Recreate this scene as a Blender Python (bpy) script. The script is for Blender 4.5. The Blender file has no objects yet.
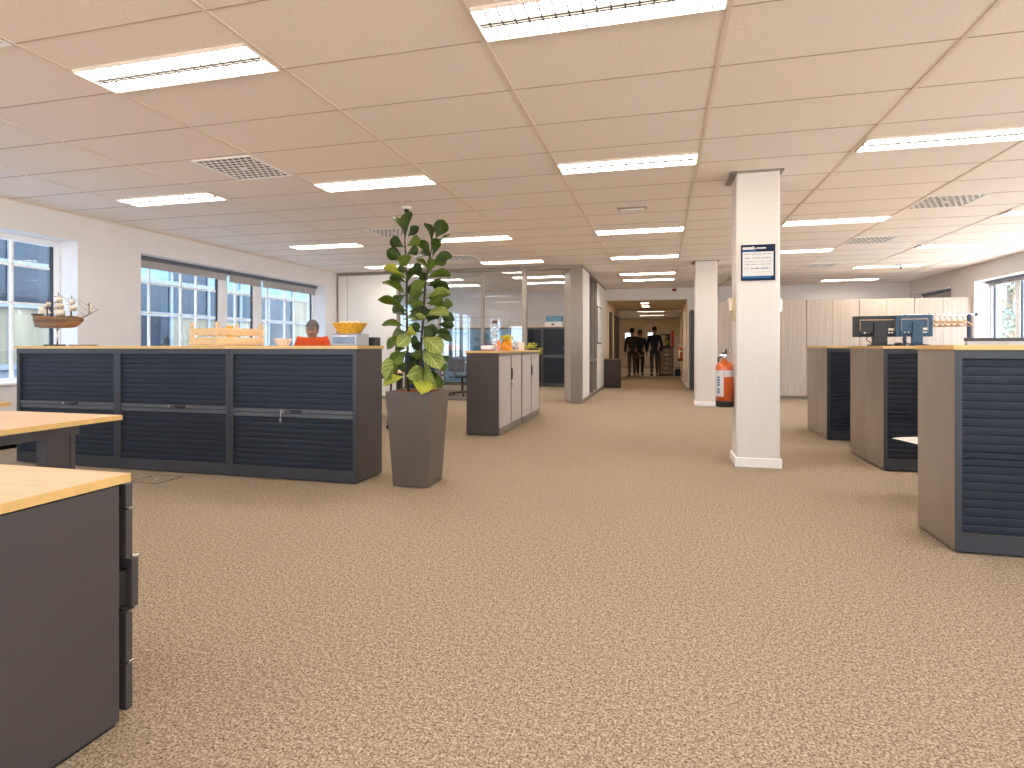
import bpy, bmesh, math, random
from mathutils import Vector, Matrix
random.seed(7)
C = bpy.context.scene.collection
PI = math.pi

# ------------------------------------------------------------------ camera, world, exposure
F_PX, YAW, HZ, ZC = 577.0, 0.253, 347.0, 1.09
ca, sa = math.cos(YAW), math.sin(YAW)
cam = bpy.data.cameras.new('camera')
cam.sensor_width = 36.0
cam.lens = F_PX / 1024 * 36
cam.shift_y = -(384 - HZ) / 1024
cam.clip_start, cam.clip_end = 0.05, 300
co = bpy.data.objects.new('camera', cam)
co.location = (0, 0, ZC)
co.rotation_euler = (PI / 2, 0, YAW)
C.objects.link(co)
S = bpy.context.scene
S.camera = co
S.view_settings.view_transform = 'Standard'
S.view_settings.look = 'None'
S.view_settings.gamma = 1
S.view_settings.use_curve_mapping = False
S.view_settings.exposure = 0.44
S.cycles.max_bounces = 12
S.cycles.diffuse_bounces = 8
S.cycles.glossy_bounces = 4
S.cycles.transmission_bounces = 8
S.cycles.transparent_max_bounces = 16
S.cycles.sample_clamp_indirect = 8
S.cycles.use_denoising = True
S.cycles.caustics_reflective = False
S.cycles.caustics_refractive = False

LAMP = 21.0          # radiance of the ceiling lights
SKY = 5.5
GROUND_GLOW = 7.5
w = bpy.data.worlds.new('sky')
S.world = w
w.use_nodes = True
bg = w.node_tree.nodes['Background']
_tc = w.node_tree.nodes.new('ShaderNodeTexCoord')
_sp = w.node_tree.nodes.new('ShaderNodeSeparateXYZ')
_mr = w.node_tree.nodes.new('ShaderNodeMapRange')
_mx = w.node_tree.nodes.new('ShaderNodeMix')
_mx.data_type = 'RGBA'
_mr.inputs['From Min'].default_value, _mr.inputs['From Max'].default_value = -0.06, 0.04
_wl = w.node_tree.links.new
_wl(_tc.outputs['Generated'], _sp.inputs[0])
_wl(_sp.outputs['Z'], _mr.inputs['Value'])
_wl(_mr.outputs[0], _mx.inputs[0])
_mx.inputs[6].default_value = (GROUND_GLOW * 1.0, GROUND_GLOW * 0.93, GROUND_GLOW * 0.86, 1)   # warm glow added below the horizon to light the ceiling
_mx.inputs[7].default_value = (SKY * 0.60, SKY * 0.80, SKY * 1.0, 1)            # pale sky above it
_wl(_mx.outputs[2], bg.inputs[0])
bg.inputs[1].default_value = 1.0


def ray(px, py, d):
    """the point that lies d metres ahead of the camera"""
    xc = (px - 512) / F_PX * d
    return Vector((xc * ca - d * sa, d * ca + xc * sa, ZC - (py - HZ) / F_PX * d))


# ------------------------------------------------------------------ materials
def new_mat(name):
    m = bpy.data.materials.new(name)
    m.use_nodes = True
    nt = m.node_tree
    return m, nt, nt.nodes['Principled BSDF']


def mat(name, col, rough=0.5, metal=0.0, var=0.06, scale=8.0, stretch=(1, 1, 1), bump=0.0, bscale=None, spec=0.5, coat=0.0):
    m, nt, b = new_mat(name)
    tc = nt.nodes.new('ShaderNodeTexCoord')
    mp = nt.nodes.new('ShaderNodeMapping')
    mp.inputs['Scale'].default_value = stretch
    nz = nt.nodes.new('ShaderNodeTexNoise')
    nz.inputs['Scale'].default_value = scale
    nz.inputs['Detail'].default_value = 4
    rp = nt.nodes.new('ShaderNodeValToRGB')
    lo = [max(0, c * (1 - var)) for c in col]
    hi = [min(1, c * (1 + var)) for c in col]
    rp.color_ramp.elements[0].position = 0.3
    rp.color_ramp.elements[1].position = 0.7
    rp.color_ramp.elements[0].color = (*lo, 1)
    rp.color_ramp.elements[1].color = (*hi, 1)
    L = nt.links.new
    L(tc.outputs['Object'], mp.inputs['Vector'])
    L(mp.outputs['Vector'], nz.inputs['Vector'])
    L(nz.outputs['Fac'], rp.inputs['Fac'])
    L(rp.outputs['Color'], b.inputs['Base Color'])
    b.inputs['Roughness'].default_value = rough
    b.inputs['Metallic'].default_value = metal
    b.inputs['Specular IOR Level'].default_value = spec
    b.inputs['Coat Weight'].default_value = coat
    if bump:
        n2 = nt.nodes.new('ShaderNodeTexNoise')
        n2.inputs['Scale'].default_value = bscale or scale * 4
        bp = nt.nodes.new('ShaderNodeBump')
        bp.inputs['Strength'].default_value = bump
        bp.inputs['Distance'].default_value = 0.004
        L(tc.outputs['Object'], n2.inputs['Vector'])
        L(n2.outputs['Fac'], bp.inputs['Height'])
        L(bp.outputs['Normal'], b.inputs['Normal'])
    return m


def glow(name, col, power):
    m = bpy.data.materials.new(name)
    m.use_nodes = True
    nt = m.node_tree
    nt.nodes.clear()
    e = nt.nodes.new('ShaderNodeEmission')
    o = nt.nodes.new('ShaderNodeOutputMaterial')
    e.inputs[0].default_value = (*col, 1)
    e.inputs[1].default_value = power
    nt.links.new(e.outputs[0], o.inputs[0])
    return m


def thin_glass(name, tint=(1, 1, 1), fac=0.08, rough=0.0):
    m = bpy.data.materials.new(name)
    m.use_nodes = True
    nt = m.node_tree
    nt.nodes.clear()
    t = nt.nodes.new('ShaderNodeBsdfTransparent')
    t.inputs[0].default_value = (*tint, 1)
    g = nt.nodes.new('ShaderNodeBsdfGlossy')
    g.inputs['Roughness'].default_value = rough
    mx = nt.nodes.new('ShaderNodeMixShader')
    mx.inputs[0].default_value = fac
    o = nt.nodes.new('ShaderNodeOutputMaterial')
    nt.links.new(t.outputs[0], mx.inputs[1])
    nt.links.new(g.outputs[0], mx.inputs[2])
    nt.links.new(mx.outputs[0], o.inputs[0])
    return m


def wood(name, light, dark, axis='x', rough=0.35, scale=3.0):
    m, nt, b = new_mat(name)
    tc = nt.nodes.new('ShaderNodeTexCoord')
    mp = nt.nodes.new('ShaderNodeMapping')
    st = {'x': (0.6, 14, 14), 'y': (14, 0.6, 14), 'z': (14, 14, 0.6)}[axis]
    mp.inputs['Scale'].default_value = st
    nz = nt.nodes.new('ShaderNodeTexNoise')
    nz.inputs['Scale'].default_value = scale
    nz.inputs['Detail'].default_value = 6
    nz.inputs['Distortion'].default_value = 0.4
    rp = nt.nodes.new('ShaderNodeValToRGB')
    rp.color_ramp.elements[0].position = 0.32
    rp.color_ramp.elements[1].position = 0.68
    rp.color_ramp.elements[0].color = (*dark, 1)
    rp.color_ramp.elements[1].color = (*light, 1)
    L = nt.links.new
    L(tc.outputs['Object'], mp.inputs['Vector'])
    L(mp.outputs['Vector'], nz.inputs['Vector'])
    L(nz.outputs['Fac'], rp.inputs['Fac'])
    L(rp.outputs['Color'], b.inputs['Base Color'])
    b.inputs['Roughness'].default_value = rough
    return m


def carpet():
    m, nt, b = new_mat('carpet')
    L = nt.links.new
    tc = nt.nodes.new('ShaderNodeTexCoord')
    v = nt.nodes.new('ShaderNodeTexNoise')
    v.inputs['Scale'].default_value = 135
    v.inputs['Detail'].default_value = 3
    v.inputs['Roughness'].default_value = 0.65
    rp = nt.nodes.new('ShaderNodeValToRGB')
    e = rp.color_ramp.elements
    e[0].position, e[0].color = 0.36, (0.110, 0.080, 0.051, 1)
    e[1].position, e[1].color = 0.62, (0.60, 0.485, 0.355, 1)
    k = rp.color_ramp.elements.new(0.5)
    k.color = (0.335, 0.256, 0.176, 1)
    v2 = nt.nodes.new('ShaderNodeTexNoise')
    v2.inputs['Scale'].default_value = 55
    v2.inputs['Detail'].default_value = 2
    av = nt.nodes.new('ShaderNodeMix')
    av.inputs[0].default_value = 0.22
    big = nt.nodes.new('ShaderNodeTexNoise')
    big.inputs['Scale'].default_value = 0.8
    r2 = nt.nodes.new('ShaderNodeValToRGB')
    r2.color_ramp.elements[0].color = (0.94, 0.94, 0.94, 1)
    r2.color_ramp.elements[1].color = (1.05, 1.04, 1.03, 1)
    mx = nt.nodes.new('ShaderNodeMix')
    mx.data_type = 'RGBA'
    mx.blend_type = 'MULTIPLY'
    mx.inputs[0].default_value = 1.0
    bp = nt.nodes.new('ShaderNodeBump')
    bp.inputs['Strength'].default_value = 0.6
    bp.inputs['Distance'].default_value = 0.006
    L(tc.outputs['Object'], v.inputs['Vector'])
    L(tc.outputs['Object'], big.inputs['Vector'])
    L(tc.outputs['Object'], v2.inputs['Vector'])
    L(v.outputs['Fac'], av.inputs[2])
    L(v2.outputs['Fac'], av.inputs[3])
    L(av.outputs[0], rp.inputs['Fac'])
    L(big.outputs['Fac'], r2.inputs['Fac'])
    L(rp.outputs['Color'], mx.inputs[6])
    L(r2.outputs['Color'], mx.inputs[7])
    L(mx.outputs[2], b.inputs['Base Color'])
    L(v.outputs['Fac'], bp.inputs['Height'])
    L(bp.outputs['Normal'], b.inputs['Normal'])
    b.inputs['Roughness'].default_value = 0.95
    b.inputs['Specular IOR Level'].default_value = 0.1
    return m


def leaf_mat(name, col, vein, vamt):
    m, nt, b = new_mat(name)
    L = nt.links.new
    uv = nt.nodes.new('ShaderNodeUVMap')
    sp = nt.nodes.new('ShaderNodeSeparateXYZ')
    L(uv.outputs[0], sp.inputs[0])

    def mth(op, a, bb=None):
        n = nt.nodes.new('ShaderNodeMath')
        n.operation = op
        for i, q in enumerate((a, bb)):
            if q is None:
                continue
            if isinstance(q, (int, float)):
                n.inputs[i].default_value = q
            else:
                L(q, n.inputs[i])
        return n.outputs[0]
    au = mth('ABSOLUTE', mth('SUBTRACT', sp.outputs[0], 0.5))
    mid = mth('LESS_THAN', au, 0.035)
    ph = mth('SUBTRACT', mth('MULTIPLY', sp.outputs[1], 7.0), mth('MULTIPLY', au, 5.0))
    side = mth('LESS_THAN', mth('FRACT', ph), 0.16)
    vn = mth('MULTIPLY', mth('MAXIMUM', mid, side), vamt)
    nz = nt.nodes.new('ShaderNodeTexNoise')
    nz.inputs['Scale'].default_value = 14
    tc = nt.nodes.new('ShaderNodeTexCoord')
    L(tc.outputs['Object'], nz.inputs['Vector'])
    rp = nt.nodes.new('ShaderNodeValToRGB')
    rp.color_ramp.elements[0].position = 0.3
    rp.color_ramp.elements[1].position = 0.7
    rp.color_ramp.elements[0].color = (*[c * 0.75 for c in col], 1)
    rp.color_ramp.elements[1].color = (*[c * 1.25 for c in col], 1)
    L(nz.outputs['Fac'], rp.inputs['Fac'])
    mx = nt.nodes.new('ShaderNodeMix')
    mx.data_type = 'RGBA'
    L(vn, mx.inputs[0])
    L(rp.outputs['Color'], mx.inputs[6])
    mx.inputs[7].default_value = (*vein, 1)
    L(mx.outputs[2], b.inputs['Base Color'])
    b.inputs['Roughness'].default_value = 0.5
    b.inputs['Specular IOR Level'].default_value = 0.25
    return m


M = dict(
    carpet=carpet(),
    tile=mat('ceiling_tile', (0.82, 0.75, 0.695), 0.9, var=0.05, scale=60, bump=0.15, bscale=160),
    grid=mat('ceiling_grid_metal', (0.72, 0.63, 0.54), 0.5, var=0.02),
    gap=mat('tile_joint', (0.42, 0.34, 0.28), 0.8, var=0.03),
    wall=mat('painted_wall', (0.765, 0.745, 0.75), 0.85, var=0.02, scale=3, bump=0.05, bscale=90),
    white=mat('white_paint', (0.86, 0.83, 0.80), 0.5, var=0.01),
    whitep=mat('white_plastic', (0.85, 0.84, 0.82), 0.35, var=0.02),
    pillar=mat('pillar_paint', (0.70, 0.645, 0.595), 0.6, var=0.015, scale=2, stretch=(10, 10, 0.4)),
    cream=mat('cream_panel', (0.80, 0.765, 0.71), 0.6, var=0.02),
    alu=mat('partition_aluminium', (0.27, 0.225, 0.19), 0.36, 0.30, var=0.03),
    frame=mat('window_frame', (0.86, 0.88, 0.92), 0.4, var=0.02),
    framedark=mat('window_gasket', (0.05, 0.06, 0.085), 0.4, var=0.05),
    muntin=mat('muntin_white', (0.92, 0.93, 0.95), 0.35, var=0.01),
    glass=thin_glass('window_glass', (0.95, 0.98, 1.0), 0.06),
    pglass=thin_glass('partition_glass', (0.93, 0.95, 0.95), 0.10),
    blind=mat('blind_fabric', (0.42, 0.40, 0.40), 0.8, var=0.04, scale=120),
    blindbox=mat('blind_cassette', (0.12, 0.14, 0.18), 0.4, var=0.05),
    charcoal=mat('charcoal_steel', (0.085, 0.078, 0.078), 0.36, 0.25, var=0.08, scale=4, bump=0.06, bscale=220),
    charcoal_lit=mat('charcoal_steel_lit', (0.345, 0.29, 0.235), 0.34, 0.55, var=0.10, scale=3, stretch=(1, 1, 0.5), bump=0.06, bscale=220),  # charcoal steel with the warm sheen of the room put into its colour
    slat=mat('shutter_slat', (0.019, 0.023, 0.035), 0.42, 0.0, var=0.12, scale=6, spec=0.22),
    leafboard=mat('door_leaf_beige', (0.50, 0.42, 0.345), 0.45, var=0.04),
    framesteel=mat('front_frame_steel', (0.042, 0.042, 0.050), 0.42, 0.1, var=0.06),
    rail=mat('shutter_rail', (0.105, 0.106, 0.122), 0.4, 0.2, var=0.05),
    beigeslat=mat('beige_shutter', (0.52, 0.45, 0.41), 0.5, var=0.05, scale=4, stretch=(30, 30, 0.5)),
    black=mat('black_plastic', (0.014, 0.012, 0.011), 0.45, var=0.1),
    steel=mat('bright_steel', (0.62, 0.58, 0.54), 0.25, 0.9, var=0.04),
    oak=wood('maple_top_x', (0.82, 0.57, 0.34), (0.74, 0.48, 0.27), 'x'),
    oaky=wood('maple_top_y', (0.82, 0.57, 0.34), (0.74, 0.48, 0.27), 'y'),
    edge=mat('maple_edge_band', (0.74, 0.46, 0.16), 0.4, var=0.08, scale=20),
    ash=wood('ash_board', (0.52, 0.425, 0.345), (0.43, 0.34, 0.27), 'z', 0.5, 2.2),
    ashedge=mat('ash_edge', (0.60, 0.43, 0.29), 0.5, var=0.05),
    crate=wood('crate_pine', (0.84, 0.62, 0.36), (0.72, 0.47, 0.24), 'x', 0.6),
    chest=wood('drawer_wood', (0.42, 0.28, 0.16), (0.30, 0.18, 0.09), 'x', 0.5),
    deskmetal=mat('desk_metal', (0.075, 0.062, 0.060), 0.42, 0.15, var=0.06, scale=5, bump=0.1, bscale=260),
    pot=mat('planter_glaze', (0.115, 0.090, 0.072), 0.38, 0.1, var=0.08, scale=5),
    soil=mat('clay_granules', (0.26, 0.085, 0.035), 0.9, var=0.6, scale=60, bump=1.0, bscale=70),
    bark=mat('fig_bark', (0.045, 0.030, 0.020), 0.8, var=0.3, scale=30),
    leafd=leaf_mat('leaf_dark', (0.024, 0.045, 0.004), (0.07, 0.11, 0.015), 0.4),
    leafm=leaf_mat('leaf_mid', (0.066, 0.098, 0.006), (0.16, 0.21, 0.03), 0.45),
    leafy=leaf_mat('leaf_yellow', (0.34, 0.36, 0.030), (0.50, 0.50, 0.14), 0.6),
    leafp=leaf_mat('leaf_pale', (0.19, 0.235, 0.040), (0.52, 0.51, 0.24), 0.7),
    orange=mat('orange_shirt', (0.80, 0.090, 0.015), 0.85, var=0.1, scale=12),
    skin=mat('skin', (0.42, 0.23, 0.145), 0.55, var=0.06, scale=20),
    greyhair=mat('grey_hair', (0.16, 0.14, 0.13), 0.8, var=0.3, scale=60),
    darkhair=mat('dark_hair', (0.030, 0.022, 0.018), 0.7, var=0.3, scale=60),
    navy=mat('navy_cloth', (0.018, 0.024, 0.050), 0.9, var=0.15, scale=20),
    darkcloth=mat('dark_cloth', (0.020, 0.017, 0.016), 0.9, var=0.15, scale=20),
    greycloth=mat('grey_cloth', (0.075, 0.062, 0.055), 0.9, var=0.15, scale=20),
    red=mat('extinguisher_red', (0.62, 0.105, 0.012), 0.28, var=0.03, coat=0.4),
    red2=mat('signal_red', (0.60, 0.02, 0.012), 0.4, var=0.05),
    label=mat('label_white', (0.62, 0.61, 0.60), 0.6, var=0.02),
    ink=mat('ink_blue_grey', (0.10, 0.17, 0.30), 0.6, var=0.05),
    inkgrey=mat('ink_grey', (0.30, 0.29, 0.31), 0.6, var=0.05),
    signnavy=mat('sign_navy', (0.008, 0.018, 0.050), 0.6, var=0.15, spec=0.15),
    signblue=mat('sign_blue', (0.008, 0.11, 0.30), 0.6, var=0.2, scale=14, spec=0.2),
    brass=mat('pale_brass', (0.62, 0.49, 0.22), 0.4, 0.4, var=0.05),
    wicker=mat('yellow_wicker', (0.78, 0.40, 0.030), 0.6, var=0.25, scale=60, bump=0.8, bscale=90),
    clear=mat('clear_plastic', (0.52, 0.55, 0.62), 0.22, var=0.08, scale=4),
    clearin=mat('drawer_contents', (0.20, 0.26, 0.38), 0.5, var=0.2, scale=9),
    creamb=mat('cream_ceramic', (0.82, 0.68, 0.54), 0.4, var=0.02),
    hull=wood('ship_hull', (0.34, 0.155, 0.032), (0.15, 0.058, 0.014), 'x', 0.45, 4),
    shipdark=mat('ship_dark_wood', (0.115, 0.052, 0.022), 0.5, var=0.2, scale=30),
    sail=mat('sail_cloth', (0.80, 0.72, 0.58), 0.85, var=0.06, scale=40),
    rope=mat('rigging', (0.10, 0.055, 0.03), 0.8, var=0.1),
    amber=mat('amber_glass', (0.80, 0.33, 0.015), 0.15, var=0.3, scale=18, coat=0.5),
    orangeg=mat('orange_glass', (0.85, 0.22, 0.03), 0.15, var=0.2, scale=18, coat=0.5),
    yellow=mat('yellow_petals', (0.66, 0.56, 0.02), 0.7, var=0.35, scale=60),
    lime=mat('lime_leaves', (0.46, 0.46, 0.05), 0.7, var=0.4, scale=50),
    blush=mat('frosted_pink', (0.78, 0.64, 0.54), 0.35, var=0.04),
    jarglass=thin_glass('jar_glass', (0.93, 0.95, 0.95), 0.16, 0.05),
    monblue=mat('monitor_blue', (0.022, 0.070, 0.135), 0.4, var=0.1),
    hanger=mat('hanger_wood', (0.58, 0.37, 0.20), 0.5, var=0.1),
    deskscreen=mat('screen_cloth', (0.72, 0.64, 0.57), 0.9, var=0.03),
    boxblue=mat('box_blue', (0.15, 0.36, 0.52), 0.6, var=0.1),
    brown=mat('brown_leather', (0.20, 0.095, 0.055), 0.6, var=0.15),
    rose=mat('rose_plastic', (0.45, 0.16, 0.14), 0.5, var=0.1),
    blue_reflection=mat('blue_glossy_door', (0.13, 0.28, 0.44), 0.28, var=0.35, scale=2.2, stretch=(3, 3, 0.15)),  # blue window reflection painted into the colour of the glass doors
    chairnavy=mat('chair_navy', (0.022, 0.034, 0.085), 0.8, var=0.1),
    doordark=mat('door_dark', (0.045, 0.026, 0.018), 0.5, var=0.1),
    corr=mat('corridor_wall', (0.78, 0.66, 0.50), 0.8, var=0.02),
    soffit=mat('corridor_soffit', (0.62, 0.50, 0.35), 0.8, var=0.03),
    fac_light=mat('facade_sky_glass', (0.17, 0.27, 0.36), 0.15, var=0.30, scale=0.9, stretch=(1, 3, 0.6)),
    fac_navy=mat('facade_navy_glass', (0.012, 0.022, 0.042), 0.14, var=0.5, scale=0.9, stretch=(1, 2, 1.2)),
    fac_beige=mat('facade_beige', (0.25, 0.195, 0.125), 0.5, var=0.35, scale=0.8, stretch=(1, 3, 0.5)),
    fac_brick=mat('facade_stone', (0.26, 0.26, 0.28), 0.8, var=0.1),
    asphalt=mat('asphalt', (0.42, 0.45, 0.50), 0.9, var=0.1),
    trunk=mat('tree_bark', (0.20, 0.15, 0.11), 0.9, var=0.2),
    treeleaf=mat('tree_leaves', (0.15, 0.19, 0.135), 0.7, var=0.3, scale=6),
    lamp=glow('lamp_glow', (1.0, 0.91, 0.80), LAMP),
    lampw=glow('lamp_glow_warm', (1.0, 0.78, 0.50), LAMP * 3),
    ventdark=mat('vent_inside', (0.16, 0.11, 0.07), 0.9, var=0.1),
    blade=mat('louvre_blade', (0.10, 0.095, 0.09), 0.7, var=0.02, spec=0.1),
    louver=mat('louvre_white', (0.90, 0.88, 0.85), 0.35, var=0.01),
)


# ------------------------------------------------------------------ mesh building helpers
class MB:
    def __init__(self):
        self.v, self.f, self.fm, self.uv, self.sm = [], [], [], None, []

    def face(self, idx, mi=0, smooth=False):
        self.f.append(tuple(idx))
        self.fm.append(mi)
        self.sm.append(smooth)

    def box(self, x0, x1, y0, y1, z0, z1, mi=0, T=None):
        n = len(self.v)
        P = [(x, y, z) for z in (z0, z1) for y in (y0, y1) for x in (x0, x1)]
        if T is not None:
            P = [tuple(T @ Vector(p)) for p in P]
        self.v += P
        for q in ((0, 2, 3, 1), (4, 5, 7, 6), (0, 1, 5, 4), (2, 6, 7, 3), (0, 4, 6, 2), (1, 3, 7, 5)):
            self.face([n + i for i in q], mi)
        return self

    def frustum(self, base, top, mi=0):
        """two loops of equal length, capped"""
        n, k = len(self.v), len(base)
        self.v += [tuple(p) for p in base] + [tuple(p) for p in top]
        self.face([n + i for i in reversed(range(k))], mi)
        self.face([n + k + i for i in range(k)], mi)
        for i in range(k):
            j = (i + 1) % k
            self.face([n + i, n + j, n + k + j, n + k + i], mi)
        return self

    def tube(self, pts, r, seg=8, mi=0, cap=True):
        pts = [Vector(p) for p in pts]
        rs = r if isinstance(r, (list, tuple)) else [r] * len(pts)
        n0 = len(self.v)
        up = None
        for i, p in enumerate(pts):
            d = (pts[min(i + 1, len(pts) - 1)] - pts[max(i - 1, 0)]).normalized()
            if up is None:
                up = Vector((0, 0, 1)) if abs(d.z) < 0.9 else Vector((1, 0, 0))
            a = d.cross(up)
            if a.length < 1e-5:
                a = d.cross(Vector((0, 1, 0)))
            a.normalize()
            b = a.cross(d).normalized()
            up = b
            for k in range(seg):
                t = 2 * PI * k / seg
                self.v.append(tuple(p + rs[i] * (math.cos(t) * a + math.sin(t) * b)))
        for i in range(len(pts) - 1):
            for k in range(seg):
                j = (k + 1) % seg
                self.face([n0 + i * seg + k, n0 + i * seg + j, n0 + (i + 1) * seg + j, n0 + (i + 1) * seg + k], mi, True)
        if cap:
            self.face([n0 + k for k in reversed(range(seg))], mi)
            self.face([n0 + (len(pts) - 1) * seg + k for k in range(seg)], mi)
        return self

    def lathe(self, prof, c=(0, 0, 0), seg=20, mi=0, sx=1.0, sy=1.0, wob=None):
        n0 = len(self.v)
        for (r, z) in prof:
            for k in range(seg):
                t = 2 * PI * k / seg
                q = 1.0 if wob is None else wob(t)
                self.v.append((c[0] + r * q * sx * math.cos(t), c[1] + r * q * sy * math.sin(t), c[2] + z))
        for i in range(len(prof) - 1):
            for k in range(seg):
                j = (k + 1) % seg
                self.face([n0 + i * seg + k, n0 + i * seg + j, n0 + (i + 1) * seg + j, n0 + (i + 1) * seg + k], mi, True)
        if prof[0][0] > 1e-4:
            self.face([n0 + k for k in reversed(range(seg))], mi)
        if prof[-1][0] > 1e-4:
            self.face([n0 + (len(prof) - 1) * seg + k for k in range(seg)], mi)
        return self

    def ball(self, c, rx, ry=None, rz=None, seg=14, mi=0):
        ry, rz = ry or rx, rz or rx
        k = 8
        return self.lathe([(max(1e-5, math.sin(PI * i / k)) * rx, -rz * math.cos(PI * i / k)) for i in range(k + 1)], c, seg, mi, 1.0, ry / rx)

    def prism(self, poly, axis, a, b, mi=0):
        """polygon in the two other axes, extruded along axis from a to b"""
        def P(q, t):
            return {'x': (t, q[0], q[1]), 'y': (q[0], t, q[1]), 'z': (q[0], q[1], t)}[axis]
        return self.frustum([P(q, a) for q in poly], [P(q, b) for q in poly], mi)

    def quad(self, a, b, c, d, mi=0, smooth=False):
        n = len(self.v)
        self.v += [tuple(a), tuple(b), tuple(c), tuple(d)]
        self.face((n, n + 1, n + 2, n + 3), mi, smooth)
        return self

    def make(self, name, mats, parent=None, loc=None, bevel=0.0, solid=0.0):
        me = bpy.data.meshes.new(name)
        me.from_pydata(self.v, [], self.f)
        for m in (mats if isinstance(mats, (list, tuple)) else [mats]):
            me.materials.append(M[m] if isinstance(m, str) else m)
        for p, mi, s in zip(me.polygons, self.fm, self.sm):
            p.material_index = mi
            p.use_smooth = s
        if self.uv:
            lay = me.uv_layers.new(name='UVMap')
            for lp in me.loops:
                lay.data[lp.index].uv = self.uv[lp.vertex_index]
        bm = bmesh.new()
        bm.from_mesh(me)
        bmesh.ops.recalc_face_normals(bm, faces=bm.faces)
        bm.to_mesh(me)
        bm.free()
        o = bpy.data.objects.new(name, me)
        C.objects.link(o)
        if parent:
            o.parent = parent
        if loc is not None:
            o.location = loc
        if bevel:
            b = o.modifiers.new('bevel', 'BEVEL')
            b.width, b.segments, b.limit_method = bevel, 2, 'ANGLE'
        if solid:
            s = o.modifiers.new('solid', 'SOLIDIFY')
            s.thickness = solid
        return o


def tag(o, label, cat, group=None, kind=None):
    o['label'], o['category'] = label, cat
    if group:
        o['group'] = group
    if kind:
        o['kind'] = kind
    return o


def thing(name, label, cat, loc=(0, 0, 0), rz=0.0, group=None):
    o = bpy.data.objects.new(name, None)
    C.objects.link(o)
    o.location, o.rotation_euler = loc, (0, 0, rz)
    return tag(o, label, cat, group)


def struct(name, mb, m, bevel=0.0, parent=None):
    o = mb.make(name, m, parent, bevel=bevel)
    if not parent:
        o['kind'] = 'structure'
    return o


def struct_empty(name, loc=(0, 0, 0)):
    o = bpy.data.objects.new(name, None)
    C.objects.link(o)
    o.location = loc
    o['kind'] = 'structure'
    return o


KIDS = {}


def kids(o):
    return [c for c in bpy.data.objects if c.parent == o]


def dup(src, loc, rz=None, label=None, group=None):
    r = src.copy()
    C.objects.link(r)
    r.location = loc
    if rz is not None:
        r.rotation_euler = (0, 0, rz)
    if label:
        r['label'] = label
    if group:
        r['group'] = group
    for ch in kids(src):
        c = ch.copy()
        C.objects.link(c)
        c.parent = r
        for g in kids(ch):
            d = g.copy()
            C.objects.link(d)
            d.parent = c
    return r


# ------------------------------------------------------------------ the room
XL, XR, YN, YB, ZT = -6.78, 5.89, -3.6, 16.1, 2.683
GX, GY, PX, PY = -0.89, 2.87, 1.2, 0.592      # ceiling grid origin and pitch
WD, SILL, HEAD = 0.34, 0.68, 2.36            # reveal depth, sill and head heights

struct('floor', MB().box(-7.3, 6.4, YN - 0.3, 36, -0.2, 0.0), 'carpet')
struct('ceiling', MB().box(XL - .4, XR + .4, YN - .2, YB + .1, ZT, ZT + 0.12), 'tile')
g = MB()
x = GX - PX * 5
while x < XR:
    if x > XL:
        g.box(x - .012, x + .012, YN, YB, ZT - .005, ZT + .01)
    x += PX
g.box(XL, XL + .03, YN, YB, ZT - .012, ZT + .01).box(XR - .03, XR, YN, YB, ZT - .012, ZT + .01)
g.box(XL, XR, YB - .03, YB, ZT - .012, ZT + .01)
struct('trim_1', g, 'grid')
g = MB()
y = GY - PY * 10
while y < YB:
    g.box(XL, XR, y - .004, y + .004, ZT - .0025, ZT + .01)
    y += PY
struct('trim_2', g, 'gap')


def side_wall(name, xin, xout, wins):
    """wall with window openings given as (y0, y1)"""
    m = MB()
    a, b = min(xin, xout), max(xin, xout)
    y = YN - .2
    for (w0, w1) in wins:
        m.box(a, b, y, w0, 0, ZT)
        m.box(a, b, w0, w1, 0, SILL)
        m.box(a, b, w0, w1, HEAD, ZT)
        y = w1
    m.box(a, b, y, YB + .2, 0, ZT)
    return struct(name, m, 'wall')


LW = [(-3.4, -0.4), (0.9, 5.40), (6.27, 10.68), (11.6, 15.8)]
RW = [(-3.3, -0.35), (0.35, 4.5), (5.2, 8.3), (8.75, 13.1), (14.03, 15.98)]
side_wall('wall_left', XL, XL - WD - .1, LW)
side_wall('wall_right', XR, XR + WD + .1, RW)
# unseen end wall behind the camera, its open band sized to limit daylight
m = MB().box(XL - .44, XR + .44, YN - .2, YN, 0, .85).box(XL - .44, XR + .44, YN - .2, YN, 2.05, ZT)
for xx in (XL - .44, -2.6, 1.6, XR):
    m.box(xx, xx + .44, YN - .2, YN, .85, 2.05)
struct('wall_front', m, 'wall')
# wall at the far end with the opening to the corridor
OX0, OX1 = -1.48, 0.68
m = MB().box(XL, OX0, YB, YB + .2, 0, ZT).box(OX1, XR, YB, YB + .2, 0, ZT).box(OX0, OX1, YB - .02, YB + .2, 2.37, ZT)
struct('wall_back', m, 'wall')
m = MB().box(XL, XL + .018, YN, YB, 0, .08).box(XL, XL + .018, YN, 11, 0, .08)
struct('baseboard_left', m, 'white')
struct('baseboard_right', MB().box(XR - .018, XR, YN, YB, 0, .08), 'white')
struct('baseboard_back', MB().box(OX1, XR, YB - .018, YB, 0, .08), 'white')


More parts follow.
